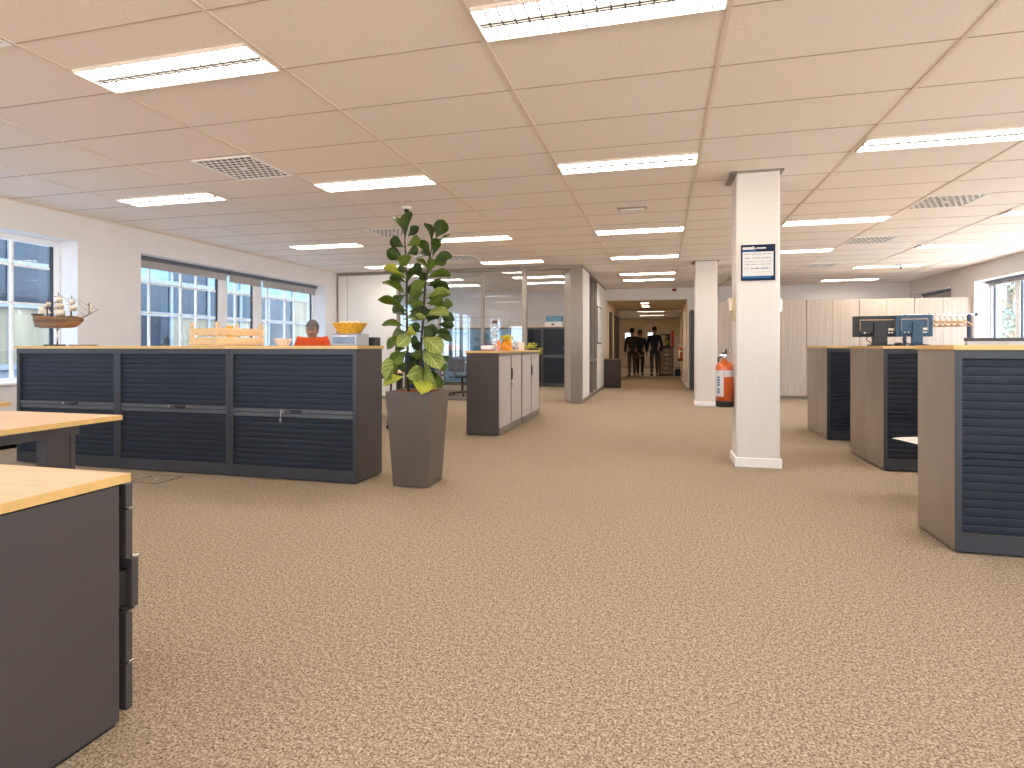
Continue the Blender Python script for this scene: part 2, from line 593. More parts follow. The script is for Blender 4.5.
def window(n, side, y0, y1, mulls, vbars, hbars):
    """one window unit: frame, mullions, glazing bars, panes and inner sill"""
    root = struct_empty('window_%d' % n)
    s = -1 if side == 'left' else 1
    xi = XL if side == 'left' else XR
    xf = xi + s * WD                         # room side of the frame
    def bx(mb, a, b, ya, yb, za, zb):
        xa, xb = xi + s * a, xi + s * b
        mb.box(min(xa, xb), max(xa, xb), ya, yb, za, zb)
    f = MB()
    bx(f, WD - .07, WD, y0, y0 + .07, SILL, HEAD)
    bx(f, WD - .07, WD, y1 - .07, y1, SILL, HEAD)
    bx(f, WD - .07, WD, y0 + .07, y1 - .07, HEAD - .07, HEAD)
    bx(f, WD - .07, WD, y0 + .07, y1 - .07, SILL, SILL + .06)
    for (a, b) in mulls:
        bx(f, WD - .07, WD, a, b, SILL + .06, HEAD - .07)
    f.make('window_frame', 'frame', root, bevel=.004)
    gk = MB()
    edges = [y0 + .07] + [e for ab in mulls for e in ab] + [y1 - .07]
    spans = [(edges[i], edges[i + 1]) for i in range(0, len(edges), 2)]
    for (a, b) in spans:
        bx(gk, WD - .052, WD - .03, b - .035, b, SILL + .06, HEAD - .07)
        bx(gk, WD - .052, WD - .03, a, a + .012, SILL + .06, HEAD - .07)
    gk.make('gasket', 'framedark', root)
    mu = MB()
    for yb in vbars:
        bx(mu, WD - .05, WD - .02, yb - .013, yb + .013, SILL + .06, HEAD - .07)
    for zb in hbars:
        for (a, b) in spans:
            bx(mu, WD - .048, WD - .02, a + .012, b - .035, zb - .012, zb + .012)
    if mu.v:
        mu.make('glazing_bars', 'muntin', root)
    for (a, b) in spans:
        p = MB()
        bx(p, WD - .034, WD - .028, a, b, SILL + .06, HEAD - .07)
        p.make('pane', 'glass', root)
    st = MB()
    bx(st, -.03, WD - .07, y0 + .001, y1 - .001, SILL - .0, SILL + .025)
    st.make('window_sill', 'white', root, bevel=.004)
    return root


window(1, 'left', -3.4, -.4, [], [-2.4, -1.4], [1.59, 2.02])
window(2, 'left', 0.9, 5.40, [(2.2, 2.4), (3.3, 3.5)], [1.5, 2.9, 4.1, 4.88], [1.59, 2.02])
window(3, 'left', 6.27, 10.68, [(7.98, 8.18), (8.82, 9.04)], [6.68, 7.24, 7.54, 8.40, 9.22, 9.75, 10.05], [1.57, 2.00])
window(4, 'left', 11.6, 15.8, [(13.3, 13.5), (14.2, 14.4)], [12.3, 13.9, 15.0], [1.57, 2.00])
window(5, 'right', -3.3, -.35, [], [], [])
window(6, 'right', .35, 4.5, [(1.6, 1.75), (3.0, 3.15)], [], [])
window(7, 'right', 5.2, 8.3, [(6.6, 6.75)], [], [])
window(8, 'right', 8.75, 13.1, [(10.2, 10.35), (12.16, 12.30)], [], [])
window(9, 'right', 14.03, 15.98, [], [], [])


def roller_blind(label, side, y0, y1, drop):
    s = -1 if side == 'left' else 1
    xi = XL if side == 'left' else XR
    t = thing('roller_blind', label, 'blind', (xi + s * (WD - .12), (y0 + y1) / 2, HEAD), 0, 'roller blinds at the windows')
    h = (y1 - y0) / 2
    MB().box(-.035, .035, -h, h, -.055, -.001).make('cassette', 'blindbox', t, bevel=.006)
    MB().box(-.004, .004, -h + .02, h - .02, -.055 - drop, -.05).make('fabric', 'blind', t)
    MB().box(-.010, .010, -h + .02, h - .02, -.075 - drop, -.055 - drop).make('bottom_bar', 'blind', t, bevel=.003)
    return t


roller_blind('short grey roller blind rolled up over the many-paned left window part nearest the camera', 'left', 6.30, 8.12, .09)
roller_blind('grey roller blind of the narrow middle part of the many-paned left window', 'left', 8.15, 8.96, .11)
roller_blind('grey roller blind at the far end of the many-paned left window', 'left', 8.99, 10.66, .11)
roller_blind('dark roller blind cassette over the bright window behind the coat rack', 'right', 8.78, 13.07, .03)
roller_blind('grey roller blind pulled down over the window behind the tall ash wardrobes', 'right', 14.25, 15.95, 1.3)

# ------------------------------------------------------------------ ceiling lights
def make_light(name, label, rows_mat):
    t = thing(name, label, 'ceiling light', (0, 0, ZT), 0, 'louvred lights set into the tiled ceiling')
    W, D = 1.17, .285
    f = MB()
    f.box(-W / 2, W / 2, -D / 2, -D / 2 + .007, -.018, 0).box(-W / 2, W / 2, D / 2 - .007, D / 2, -.018, 0)
    f.box(-W / 2, -W / 2 + .007, -D / 2, D / 2, -.018, 0).box(W / 2 - .007, W / 2, -D / 2, D / 2, -.018, 0)
    f.make('light_frame', 'grid', t)
    MB().box(-W / 2 + .012, W / 2 - .012, -D / 2 + .012, D / 2 - .012, -.010, -.002).make('diffuser', rows_mat, t)
    l = MB()
    for yy in (-.012, .012):
        l.box(-W / 2 + .012, W / 2 - .012, yy - .006, yy + .006, -.017, -.009)
    for i in range(1, 18):
        xx = -W / 2 + W * i / 18
        l.box(xx - .0036, xx + .0036, -D / 2 + .012, D / 2 - .012, -.017, -.009)
    l.make('louvre_blades', 'blade', t)
    return t


LIGHTS = [
    (-2, 0, 'large louvred ceiling light at upper left, the nearest one left of the tall potted plant'),
    (0, 0, 'largest louvred ceiling light, cut by the top edge of the picture'),
    (0, 4, 'louvred ceiling light next in line behind the one cut by the picture top'),
    (-2, 4, 'louvred ceiling light in front of the tall potted plant, left of the round ceiling camera'),
    (-4, 4, 'louvred ceiling light nearest the left wall, beyond the square air vent'),
    (-4, 9, 'louvred ceiling light by the left wall above the many-paned window'),
    (-2, 9, 'louvred ceiling light partly behind the crown of the tall potted plant'),
    (-2, 13, 'louvred ceiling light just in front of the glass office wall, right of the plant crown'),
    (-4, 13, 'louvred ceiling light before the cream office panel, partly behind the plant leaves'),
    (2, 4, 'louvred ceiling light at far right, its end cut by the picture edge'),
    (2, 9, 'louvred ceiling light just right of the white pillar with the notice, upper one'),
    (2, 13, 'louvred ceiling light half hidden by the white pillar with the notice'),
    (4, 9, 'louvred ceiling light by the right wall, cut by the picture edge'),
    (4, 13, 'louvred ceiling light near the right wall with warm edge, before the hanging sprinkler'),
    (4, 17, 'faint louvred ceiling light behind the hanging sprinkler on the right'),
    (4, 21, 'farthest louvred ceiling light on the right, close to the end wall above the wardrobes'),
    (0, 9, 'louvred ceiling light in the walkway behind the small ceiling emergency fitting'),
    (0, 13, 'louvred ceiling light in the walkway left of the rear pillar, third in line'),
    (0, 17, 'louvred ceiling light in the walkway, upper of the two close before the corridor header'),
    (0, 19, 'louvred ceiling light in the walkway nearest the corridor header'),
    (-2, 17, 'ceiling light inside the glass office, upper one seen through the doorway'),
    (-2, 19, 'ceiling light inside the glass office, lower one seen through the doorway'),
    (-4, 17, 'ceiling light inside the glass office, upper one seen through the pane beside the plant'),
    (-4, 19, 'ceiling light inside the glass office, lower one seen through the pane beside the plant'),
    (-2, -4, 'louvred ceiling light overhead left of the camera'),
    (0, -4, 'louvred ceiling light overhead above the camera'),
    (2, -4, 'louvred ceiling light overhead right of the camera'),
    (2, 0, 'louvred ceiling light overhead above the right foreground cabinet'),
    (-4, 0, 'louvred ceiling light overhead above the left foreground desks'),
    (4, 4, 'louvred ceiling light by the right wall outside the picture'),
]
l0 = None
for (c_, r_, lab) in LIGHTS:
    p = (GX + PX * (c_ + .5), GY + PY * r_ - .155, ZT)
    if c_ == 4 and r_ > 16:
        p = (p[0] - .22, p[1], ZT)
    if l0 is None:
        l0 = make_light('ceiling_light', lab, 'lamp')
        l0.location = p
    else:
        dup(l0, p, None, lab)


# ------------------------------------------------------------------ vents and small ceiling fittings
def make_vent(label):
    t = thing('air_vent', label, 'air vent', (0, 0, ZT), 0, 'perforated air vents in the ceiling')
    h = .29
    f = MB()
    f.box(-h, h, -h, -h + .02, -.008, 0).box(-h, h, h - .02, h, -.008, 0)
    f.box(-h, -h + .02, -h + .02, h - .02, -.008, 0).box(h - .02, h, -h + .02, h - .02, -.008, 0)
    f.make('vent_frame', 'louver', t)
    MB().box(-h + .02, h - .02, -h + .02, h - .02, -.003, -.0005).make('backing', 'ventdark', t)
    q = MB()
    n, k = 9, 6
    st = (2 * h - .04) / n
    for i in range(n + 1):                    # honeycomb face: zig-zag strips leave rows of round-cornered holes
        yy = -h + .02 + st * i
        q.box(-h + .02, h - .02, yy - .0065, yy + .0065, -.006, -.004)
        if i < n:
            for j in range(n + 1):
                xx = -h + .02 + st * (j + (.5 if i % 2 else 0))
                if xx < h - .02:
                    q.box(max(-h + .02, xx - .0065), min(h - .02, xx + .0065), yy + .0065, yy + st - .0065, -.006, -.004)
    q.make('perforated_plate', 'louver', t)
    MB().box(-.03, .03, -.03, .03, -.011, -.008).make('centre_cap', 'whitep', t, bevel=.003)
    return t


v0 = make_vent('square perforated air vent in the ceiling at upper left, between two lights')
v0.location = (-3.60, 4.38, ZT)
for (xx, yy, lab) in [(-3.60, 1.99, 'perforated air vent at the left picture edge, only its corner showing'),
                      (-3.60, 7.36, 'perforated air vent just left of the crown of the tall potted plant'),
                      (-3.47, 9.75, 'perforated air vent between the plant crown and the glass office wall'),
                      (3.01, 7.30, 'largest air vent on the right side of the ceiling, dark holes'),
                      (3.01, 9.65, 'middle air vent on the right side of the ceiling, dark holes'),
                      (3.01, 12.4, 'farthest air vent on the right, above the ash wardrobes')]:
    dup(v0, (xx, yy, ZT), None, lab)


def emergency_fitting(label, p, w_=.33):
    t = thing('emergency_light', label, 'emergency light', p, 0, 'rectangular ceiling fittings above the walkway')
    MB().box(-w_ / 2, w_ / 2, -.05, .05, -.012, 0).make('base_plate', 'alu', t, bevel=.003)
    MB().box(-w_ / 2 + .03, w_ / 2 - .03, -.028, .028, -.024, -.012).make('lens', 'whitep', t, bevel=.004)
    for s in (-1, 1):
        MB().box(s * (w_ / 2 - .02) - .009, s * (w_ / 2 - .02) + .009, -.045, .045, -.03, -.012).make('end_cap', 'soffit', t, bevel=.003)
    return t


emergency_fitting('small bronze rectangular emergency fitting in the walkway ceiling, the near one', (-.32, 6.75, ZT))
emergency_fitting('far emergency fitting in the ceiling just before the corridor header', (-.43, 14.95, ZT), .4)

t = thing('dome_camera', 'white round ceiling camera in front of the potted plant top', 'camera', (-2.80, 6.05, ZT))
MB().lathe([(.055, 0), (.055, -.02), (.042, -.03)], seg=20).make('housing', 'whitep', t)
MB().lathe([(.030, -.03), (.029, -.05), (.018, -.066), (.0001, -.072)], seg=18).make('dome', 'black', t)
t = thing('sprinkler_head', 'small dark sprinkler hanging from the ceiling on the right', 'sprinkler', (4.46, 12.6, ZT))
MB().lathe([(.035, 0), (.03, -.012), (.012, -.016)], seg=14).make('flange', 'whitep', t)
MB().tube([(0, 0, -.01), (0, 0, -.075)], .016).make('pipe', 'black', t)
MB().lathe([(.03, -.075), (.03, -.085), (.012, -.09)], seg=12).make('deflector', 'black', t)
t = thing('alarm_beacon', 'small dark red alarm beacon under the ceiling above the corridor opening', 'alarm', (.34, YB - .02, 2.62))
MB().box(-.06, .06, -.05, 0, -.035, .03).make('body', 'red2', t, bevel=.01)
MB().box(-.03, .03, -.075, -.05, -.03, .02).make('lens', 'black', t, bevel=.006)


# ------------------------------------------------------------------ pillars
def pillar(name, x0, y0, wd):
    root = struct_empty(name, (x0, y0, 0))
    c_ = .012
    poly = [(c_, 0), (wd - c_, 0), (wd, c_), (wd, wd - c_), (wd - c_, wd), (c_, wd), (0, wd - c_), (0, c_)]
    MB().prism(poly, 'z', 0, ZT).make('shaft', 'pillar', root)
    b = .014
    poly2 = [(-b, -b), (wd + b, -b), (wd + b, wd + b), (-b, wd + b)]
    MB().frustum([(*p, .001) for p in poly2], [(*p, .085) for p in poly2]).make('baseboard', 'white', root, bevel=.004)
    tr = MB()
    tr.box(-.05, 0, -.04, wd + .04, ZT - .014, ZT - .001).box(wd, wd + .03, -.03, wd + .04, ZT - .014, ZT - .001)
    tr.box(0, wd, -.03, 0, ZT - .014, ZT - .001).box(0, wd, wd, wd + .03, ZT - .014, ZT - .001)
    tr.make('ceiling_collar', 'alu', root)
    return root


pillar('pillar', .664, 5.603, .368)
pillar('pillar.001', .610, 11.16, .385)

# notice on the near pillar
t = thing('notice_board', 'navy framed notice with white sheet on the front of the near white pillar', 'notice', (.855, 5.602, 0))
t.location = (.846, 5.602, 1.852)
t.scale = (.91, 1, .91)
hw, hh = .158, .178
b = MB().box(-hw, hw, -.010, -.001, -hh, hh)
b.make('board', 'signnavy', t)
MB().box(-hw + .012, -.02, -.0112, -.010, hh - .070, hh - .055).make('blue_band', 'signblue', t)
MB().box(-hw + .012, hw - .040, -.0112, -.010, -hh + .022, -hh + .044).make('blue_band', 'signblue', t)
sh = MB().box(-hw + .014, hw - .018, -.012, -.010, -hh + .045, hh - .072)
sh.make('paper_sheet', 'label', t)
x_ = MB()
def words(z, runs, h_, off=-.0128):
    for (a, b_) in runs:
        x_.box(a, b_, off, -.012, z - h_ / 2, z + h_ / 2)
words(.085, [(-.130, -.072), (-.062, -.010), (-.004, .030), (.044, .066), (.074, .125)], .008)
words(.045, [(-.125, -.078), (-.055, -.030), (-.022, .020), (.030, .118)], .009)
words(.010, [(-.130, -.060), (-.050, .000), (.010, .060), (.068, .125)], .004)
words(-.018, [(-.120, -.080), (-.070, -.012), (-.004, .010), (.020, .060), (.068, .110)], .007)
words(-.058, [(-.135, -.118), (-.110, -.088)], .007)
words(-.095, [(-.05, .11)], .003)
x_.make('text_lines', 'inkgrey', t)
x_ = MB()
words(-.058, [(-.070, -.044), (-.034, .012), (.022, .095)], .010, -.0129)
x_.make('bold_text', 'ink', t)
x_ = MB()
words(hh - .036, [(-hw + .014, -hw + .122)], .024, -.0125)
words(hh - .022, [(-hw + .108, -hw + .120)], .010, -.0125)
words(hh - .040, [(-.032, -.022)], .016, -.0125)
words(hh - .036, [(-.014, .072)], .012, -.0125)
x_.make('header_text', 'label', t)


def extinguisher(label, p, rz):
    """local -y is the wall side; z from the bottom of the cylinder"""
    t = thing('fire_extinguisher', label, 'fire extinguisher', p, rz)
    r = .080
    MB().lathe([(r, .055), (r, .36), (r * .97, .385), (r * .80, .41), (r * .45, .43), (.022, .437), (.022, .455)], seg=28).make('cylinder', 'red', t)
    MB().lathe([(r * .93, 0), (r * 1.0, .008), (r * 1.01, .055), (r, .058)], seg=28).make('foot_ring', 'black', t)
    v = MB().lathe([(.020, .452), (.020, .485)], seg=12).box(-.018, .018, -.02, .045, .478, .498)
    v.make('valve', 'steel', t, bevel=.003)
    MB().box(-.011, .011, -.022, .020, .500, .514).box(-.009, .009, -.022, -.006, .490, .545).make('lever', 'black', t, bevel=.004)
    MB().tube([(.02, .03, .47), (.06, .05, .46), (.088, .045, .40), (.088, .03, .30), (.086, .02, .16)], .009).make('hose', 'black', t)
    for (a0, a1, z0, z1, mm, nm) in [(1.70, 2.95, .10, .345, 'label', 'side_label'), (3.0, 4.5, .285, .345, 'label', 'front_label')]:
        q = MB()
        k = 8
        for i in range(k):
            A, B = a0 + (a1 - a0) * i / k, a0 + (a1 - a0) * (i + 1) / k
            rr = r * 1.012
            q.quad((rr * math.cos(A), rr * math.sin(A), z0), (rr * math.cos(B), rr * math.sin(B), z0),
                   (rr * math.cos(B), rr * math.sin(B), z1), (rr * math.cos(A), rr * math.sin(A), z1), 0, True)
        lb = q.make(nm, mm, t)
        if nm == 'side_label':
            tx = MB()
            rr = r * 1.022
            for z_, h_ in [(.13, .02), (.155, .02), (.20, .018), (.222, .018), (.245, .018), (.268, .02)]:
                for i in range(3):
                    A, B = 2.15 + i * .12, 2.15 + i * .12 + .12
                    tx.quad((rr * math.cos(A), rr * math.sin(A), z_), (rr * math.cos(B), rr * math.sin(B), z_),
                            (rr * math.cos(B), rr * math.sin(B), z_ + h_), (rr * math.cos(A), rr * math.sin(A), z_ + h_))
            tx.make('printed_text', 'ink', lb)
    br = MB().box(-.02, .02, -.0825, -.074, .20, .40)
    br.make('wall_bracket', 'steel', t)
    return t


# local +y points away from the pillar face, towards -x of the room
extinguisher('orange-red fire extinguisher hanging on the left side of the near white pillar', (.581, 5.80, .525), PI / 2)
extinguisher('small red fire extinguisher on the right wall deep in the corridor', (OX1 - .083, 19.4, .64), PI / 2)

t = thing('wall_thermostat', 'cream and brass wall unit on the left side of the near pillar above the extinguisher', 'wall unit', (.664, 5.74, 1.46))
MB().box(-.018, -.001, -.05, .05, -.12, .09).make('back_plate', 'brass', t, bevel=.003)
MB().box(-.055, -.018, -.04, .06, -.035, .085).make('cover', 'creamb', t, bevel=.008)
t = thing('light_switch', 'white switch box on the right side of the near pillar', 'switch', (1.032, 5.72, 1.47))
MB().box(.001, .030, -.04, .04, -.062, .062).make('housing', 'whitep', t, bevel=.006)
MB().box(.030, .036, -.025, .025, -.045, .045).make('rocker', 'white', t, bevel=.003)


# ------------------------------------------------------------------ tambour cabinets
def make_cabinet(name, label, W=1.2, D=.43, H=1.075, side='charcoal', handle=.40, key=False, two=True, group=None, railz=.545, rmat='rail'):
    """front at y = 0 looking to -y, x from 0 to W, back at y = D"""
    t = thing(name, label, 'cabinet', (0, 0, 0), 0, group)
    e = .0015
    st, pl, tp = .034, .105, .045
    zs0, zs1 = pl, H - tp
    c_ = MB()
    c_.box(e, st, 0, D, .012, H).box(W - st, W - e, 0, D, .012, H)
    c_.box(st, W - st, 0, D, H - tp, H).box(st, W - st, .004, D, .012, pl).box(st, W - st, D - .02, D, pl, H - tp)
    ca_ = c_.make('carcass', side, t, bevel=.003)
    fr = MB()                                   # front rim, plinth and side stiles in the darker steel
    fr.box(e, st, -.004, .0, .012, H).box(W - st, W - e, -.004, .0, .012, H)
    fr.box(st, W - st, -.004, .0, H - tp, H).box(st, W - st, -.004, .004, .012, pl)
    fr.make('front_frame', 'framesteel', t)
    ft = MB()
    for xx in (.05, W - .05):
        for yy in (.05, D - .05):
            ft.lathe([(.02, 0), (.02, .013)], (xx, yy, 0), 10)
    ft.make('levelling_feet', 'black', t)

    def shutter(z0, z1, nm):
        n = max(1, round((z1 - z0) / .046))
        h = (z1 - z0) / n
        q = MB()
        for i in range(n):
            za = z0 + i * h
            prof = [(.0165, za), (.0140, za + .005), (.0135, za + h * .5), (.0145, za + h - .008), (.0175, za + h - .003), (.0175, za + h)]
            m0 = len(q.v)
            for (yy, zz) in prof:
                q.v += [(st, yy, zz), (W - st, yy, zz)]
            for k in range(len(prof) - 1):
                a = m0 + 2 * k
                q.face((a, a + 1, a + 3, a + 2))
        q.make(nm, 'slat', t)
    if two:
        shutter(zs0, railz - .022, 'lower_shutter')
        shutter(railz + .045, zs1, 'upper_shutter')
        r1 = MB().box(st, W - st, .004, .022, railz - .022, railz + .010)
        r1.make('lower_rail', rmat, t, bevel=.003)
        r2 = MB().box(st, W - st, .002, .022, railz + .014, railz + .045)
        r2.make('upper_rail', rmat, t, bevel=.003)
    else:
        shutter(zs0, zs1, 'shutter')
    hx = W * handle
    hp = MB()
    n = 12
    ring = [(hx - .055, railz + .040), (hx + .055, railz + .040)] + [(hx + .055 * math.cos(PI * k / n), railz + .036 - .024 * math.sin(PI * k / n)) for k in range(n + 1)]
    hp.prism(ring, 'y', -.010, .003)
    hp.make('grip', 'black', t, bevel=.002)
    lk = MB().lathe([(.010, 0), (.010, .006)], (0, 0, 0), 12)
    lk.v = [(x0 + hx - .11, -.006 + z0 * 1.0, y0 + railz + .028) for (x0, y0, z0) in lk.v]
    lo = lk.make('lock', 'steel', t)
    if key:
        k_ = MB()
        k_.tube([(hx - .11, -.008, railz + .028), (hx - .11, -.030, railz + .028)], .004)
        k_.box(hx - .122, hx - .098, -.034, -.030, railz + .018, railz + .040)
        k_.make('key', 'steel', lo)
        k2 = MB().tube([(hx - .11, -.036, railz + .022), (hx - .113, -.038, railz - .01), (hx - .117, -.034, railz - .03)], .003)
        k2.box(hx - .126, hx - .108, -.038, -.035, railz - .058, railz - .028)
        k2.make('key_fob', 'steel', lo)
    return t


GL = 'dark shutter cabinets in the left row'
cab = make_cabinet('shutter_cabinet', 'dark shutter cabinet at the left end of the row, under the model ship', W=1.19, group=GL, handle=.57)
cab.location = (-5.903, 4.115, 0)
dup(cab, (-4.713, 4.115, 0), 0, 'middle dark shutter cabinet of the left row, behind the desk corner')
cabk = make_cabinet('shutter_cabinet', 'dark shutter cabinet with keys in its lock, at the plant end of the left row', key=True, W=1.19, group=GL, handle=.535, railz=.535)
cabk.location = (-3.523, 4.115, 0)
# continuous top of the left row
tp = thing('worktop', 'long thin maple worktop over the three dark cabinets on the left', 'worktop', (-5.915, 4.10, 1.0755))
MB().box(0, 3.594, .002, .455, .0, .0245).make('board', 'oak', tp)
MB().box(-.0005, 3.5945, .0, .002, .0, .0245).box(3.594, 3.596, .0, .455, 0, .0245).make('edge_band', 'edge', tp)

GR = 'shutter cabinets standing on the right side'
r1 = make_cabinet('shutter_cabinet', 'nearest shutter cabinet on the right, cut off by the picture edge', side='charcoal_lit', group=GR, D=.455, railz=.49, rmat='slat')
r1.location = (1.503, 3.545, 0)
dup(r1, (1.893, 5.735, 0), 0, 'front half of the right-hand cabinet pair, under the blue-backed monitor')
dup(r1, (1.893 + 1.2, 6.655, 0), PI, 'rear half of the right-hand cabinet pair beneath the black monitor')
dup(r1, (1.880, 7.475, 0), 0, 'front half of the farthest right cabinet pair, nearest the near pillar')
dup(r1, (1.880 + 1.2, 8.395, 0), PI, 'rear half of the farthest right cabinet pair')
for (xx, yy, dd, lab) in [(1.495, 3.533, .48, 'maple worktop on the nearest right cabinet'),
                          (1.885, 5.723, .945, 'maple worktop carrying the two monitors'),
                          (1.872, 7.463, .945, 'maple worktop on the farthest right cabinet pair')]:
    tp = thing('worktop', lab, 'worktop', (xx, yy, 1.0755), 0, 'maple worktops on the right')
    MB().box(.002, 1.216, .002, dd, 0, .0245).make('board', 'oak', tp)
    MB().box(0, 1.216, 0, .002, 0, .0245).box(0, .002, .002, dd, 0, .0245).make('edge_band', 'edge', tp)


# cabinets in the middle with beige vertical shutters
def make_beige(label):
    t = thing('office_cupboard', label, 'cabinet', (0, 0, 0), 0, 'low cupboards with beige shutters in the middle')
    W, D, H = 1.215, .42, 1.015
    e, st = .0015, .03
    c_ = MB()
    c_.box(e, st, .006, D, .012, H).box(W - st, W - e, .006, D, .012, H)
    c_.box(st, W - st, .006, D, H - .03, H).box(st, W - st, .006, D, .012, .09).box(st, W - st, D - .02, D, .09, H - .03)
    c_.make('carcass', 'deskmetal', t, bevel=.002)
    pl = MB().box(st, W - st, .0, .006, .012, .085).box(st, W - st, 0, .006, H - .035, H)
    pl.make('plinth', 'alu', t)
    md = W / 2
    for (a, b_) in ((st + .002, md - .012), (md + .012, W - st - .002)):
        q = MB()
        n = 17
        wv = (b_ - a) / n
        for i in range(n):
            x0 = a + i * wv
            q.v += [(x0, .012, .09), (x0 + .004, .006, .09), (x0 + wv - .004, .006, .09), (x0 + wv, .012, .09),
                    (x0, .012, H - .036), (x0 + .004, .006, H - .036), (x0 + wv - .004, .006, H - .036), (x0 + wv, .012, H - .036)]
            k = len(q.v) - 8
            for j in range(3):
                q.face((k + j, k + j + 1, k + j + 5, k + j + 4))
        d_ = q.make('shutter_door', 'beigeslat', t)
    MB().box(md - .011, md + .011, .002, .016, .09, H - .036).make('centre_strip', 'rail', t)
    g_ = MB()
    n = 12
    ring = [(md + .002, .66)] + [(md + .004 + .030 * math.sin(PI * k / n), .735 - .075 * math.cos(PI * k / n)) for k in range(n + 1)] + [(md + .002, .81)]
    g_.prism(ring, 'y', -.012, .002)
    g_.make('grip', 'black', t, bevel=.002)
    MB().tube([(md + .02, .004, .60), (md + .02, -.008, .60)], .012, 10).make('lock', 'steel', t)
    return t


b1 = make_beige('low cupboard with beige shutters in the middle, nearer half by the tall planter')
b1.location, b1.rotation_euler = (-1.915, 6.775, 0), (0, 0, PI / 2)
dup(b1, (-1.915, 7.992, 0), PI / 2, 'low cupboard with beige shutters in the middle, farther half by the glass door')
tp = thing('worktop', 'maple worktop on the beige middle cupboards, crowded with vases and jars', 'worktop', (-2.346, 6.762, 1.0155))
MB().box(.002, .438, .002, 2.46, 0, .0245).make('board', 'oaky', tp)
MB().box(.0, .440, 0, .002, 0, .0245).box(.438, .44, .002, 2.46, 0, .0245).make('edge_band', 'edge', tp)


# ------------------------------------------------------------------ desks in the left foreground
t = thing('desk', 'nearest maple desk at lower left with a dark grey end panel', 'desk', (-1.51, 1.358, 0), 0, 'maple desks at left')
MB().box(-1.6, 0, -.8, 0, .695, .72).make('desktop', 'oak', t, bevel=.0015)
eb = MB().box(0, .002, -.8, 0, .695, .72).box(-1.6, .002, 0, .002, .695, .72)
eb.make('edge_band', 'edge', t)
MB().box(-1.575, -1.545, -.76, -.03, 0, .695).make('end_panel', 'deskmetal', t, bevel=.002)
MB().box(-1.545, -.43, -.70, -.68, .35, .695).make('modesty_panel', 'deskmetal', t, bevel=.002)
t = thing('drawer_pedestal', 'dark grey drawer pedestal with its third drawer ajar under the nearest desk', 'drawer unit', (-1.51, 1.348, 0))
b = MB()
b.box(-.42, -.002, -.79, -.021, .012, .690)
b.make('carcass', 'deskmetal', t, bevel=.002)
MB().box(-.41, -.01, -.77, -.03, 0, .012).make('plinth', 'black', t)
for i, (z0, z1, out) in enumerate([(.025, .158, .0), (.166, .310, .0), (.318, .462, .020), (.470, .610, .0), (.618, .688, .0)]):
    d = MB().box(-.415, -.006, .004 + out, .026 + out, z0, z1)
    dr = d.make('drawer_front', 'deskmetal', t, bevel=.002)
    if out:
        MB().box(-.40, -.02, -.02, .004 + out, z0 + .015, z1 - .03).make('drawer_box', 'black', dr)
    if i < 4:
        MB().box(-.415, -.006, .012 + out, .034 + out, z1 + .001, z1 + .005).make('pull_strip', 'steel', dr)
MB().tube([(-.0005, -.70, .655), (.004, -.70, .655)], .010, 12).make('cable_bush', 'black', t)


def leg_desk(label, corner, w_, d_, z_=.72):
    """corner = right far corner seen from the camera"""
    t = thing('desk', label, 'desk', (corner[0], corner[1], 0), 0, 'maple desks at left')
    MB().box(-w_, 0, -d_, 0, z_ - .025, z_).make('desktop', 'oak', t, bevel=.0015)
    MB().box(0, .002, -d_, 0, z_ - .025, z_).box(-w_, .002, -.002 - d_, -d_, z_ - .025, z_).make('edge_band', 'edge', t)
    ap = MB()
    for sx in (-.085, -w_ + .085):
        ap.box(sx - .025, sx + .025, -d_ + .05, -.19, z_ - .080, z_ - .026)
    ap.box(-w_ + .11, -.11, -d_ / 2 - .06, -d_ / 2 - .02, z_ - .080, z_ - .026)
    ap.make('apron', 'deskmetal', t)
    for sx in (-.11, -w_ + .11):
        l_ = MB().box(sx - .03, sx + .03, -.335, -.205, .03, z_ - .080)
        l_.box(sx - .036, sx + .036, -.225, -.200, .03, z_ - .080).box(sx - .036, sx + .036, -.340, -.320, .03, z_ - .080)
        lo_ = l_.make('leg', 'deskmetal', t, bevel=.003)
        MB().box(sx - .04, sx + .04, -d_ + .06, -.06, 0, .03).make('foot', 'deskmetal', lo_, bevel=.006)
    return t


leg_desk('maple desk with dark column legs behind the nearest desk', (-2.84, 2.51, 0), 1.3, .80)
leg_desk('maple desk by the left window, only its edge showing at the picture side', (-4.23, 2.91, 0), 1.5, .76)

# ------------------------------------------------------------------ potted fig
PCX, PCY = -1.885, 4.285
fig = thing('potted_fig', 'tall fiddle-leaf fig with two stems in a tapered grey square planter', 'potted plant', (PCX, PCY, 0))


def sq(h, z):
    return [(-h, -h, z), (h, -h, z), (h, h, z), (-h, h, z)]


pm = MB()
loops = [sq(.148, .004), sq(.192, .745), sq(.180, .745), sq(.174, .715)]
for lp in loops:
    pm.v += lp
pm.face((3, 2, 1, 0))
for a in range(3):
    for k in range(4):
        j = (k + 1) % 4
        pm.face((a * 4 + k, a * 4 + j, a * 4 + 4 + j, a * 4 + 4 + k))
pm.make('planter', 'pot', fig, bevel=.006)
sm_ = MB()
for i in range(-9, 10):
    for j in range(-9, 10):
        xx, yy = i * .0185 + random.uniform(-.006, .006), j * .0185 + random.uniform(-.006, .006)
        if abs(xx) < .163 and abs(yy) < .163:
            r_ = random.uniform(.010, .016)
            sm_.ball((xx, yy, .728 + random.uniform(-.004, .004)), r_, seg=6)
sm_.box(-.170, .170, -.170, .170, .70, .726)
so = sm_.make('clay_pebbles', 'soil', fig)
so['kind'] = 'stuff'
D0 = 4.62


def fp(px, py, dd=0.0):
    return ray(px, py, D0 + dd) - Vector((PCX, PCY, 0))


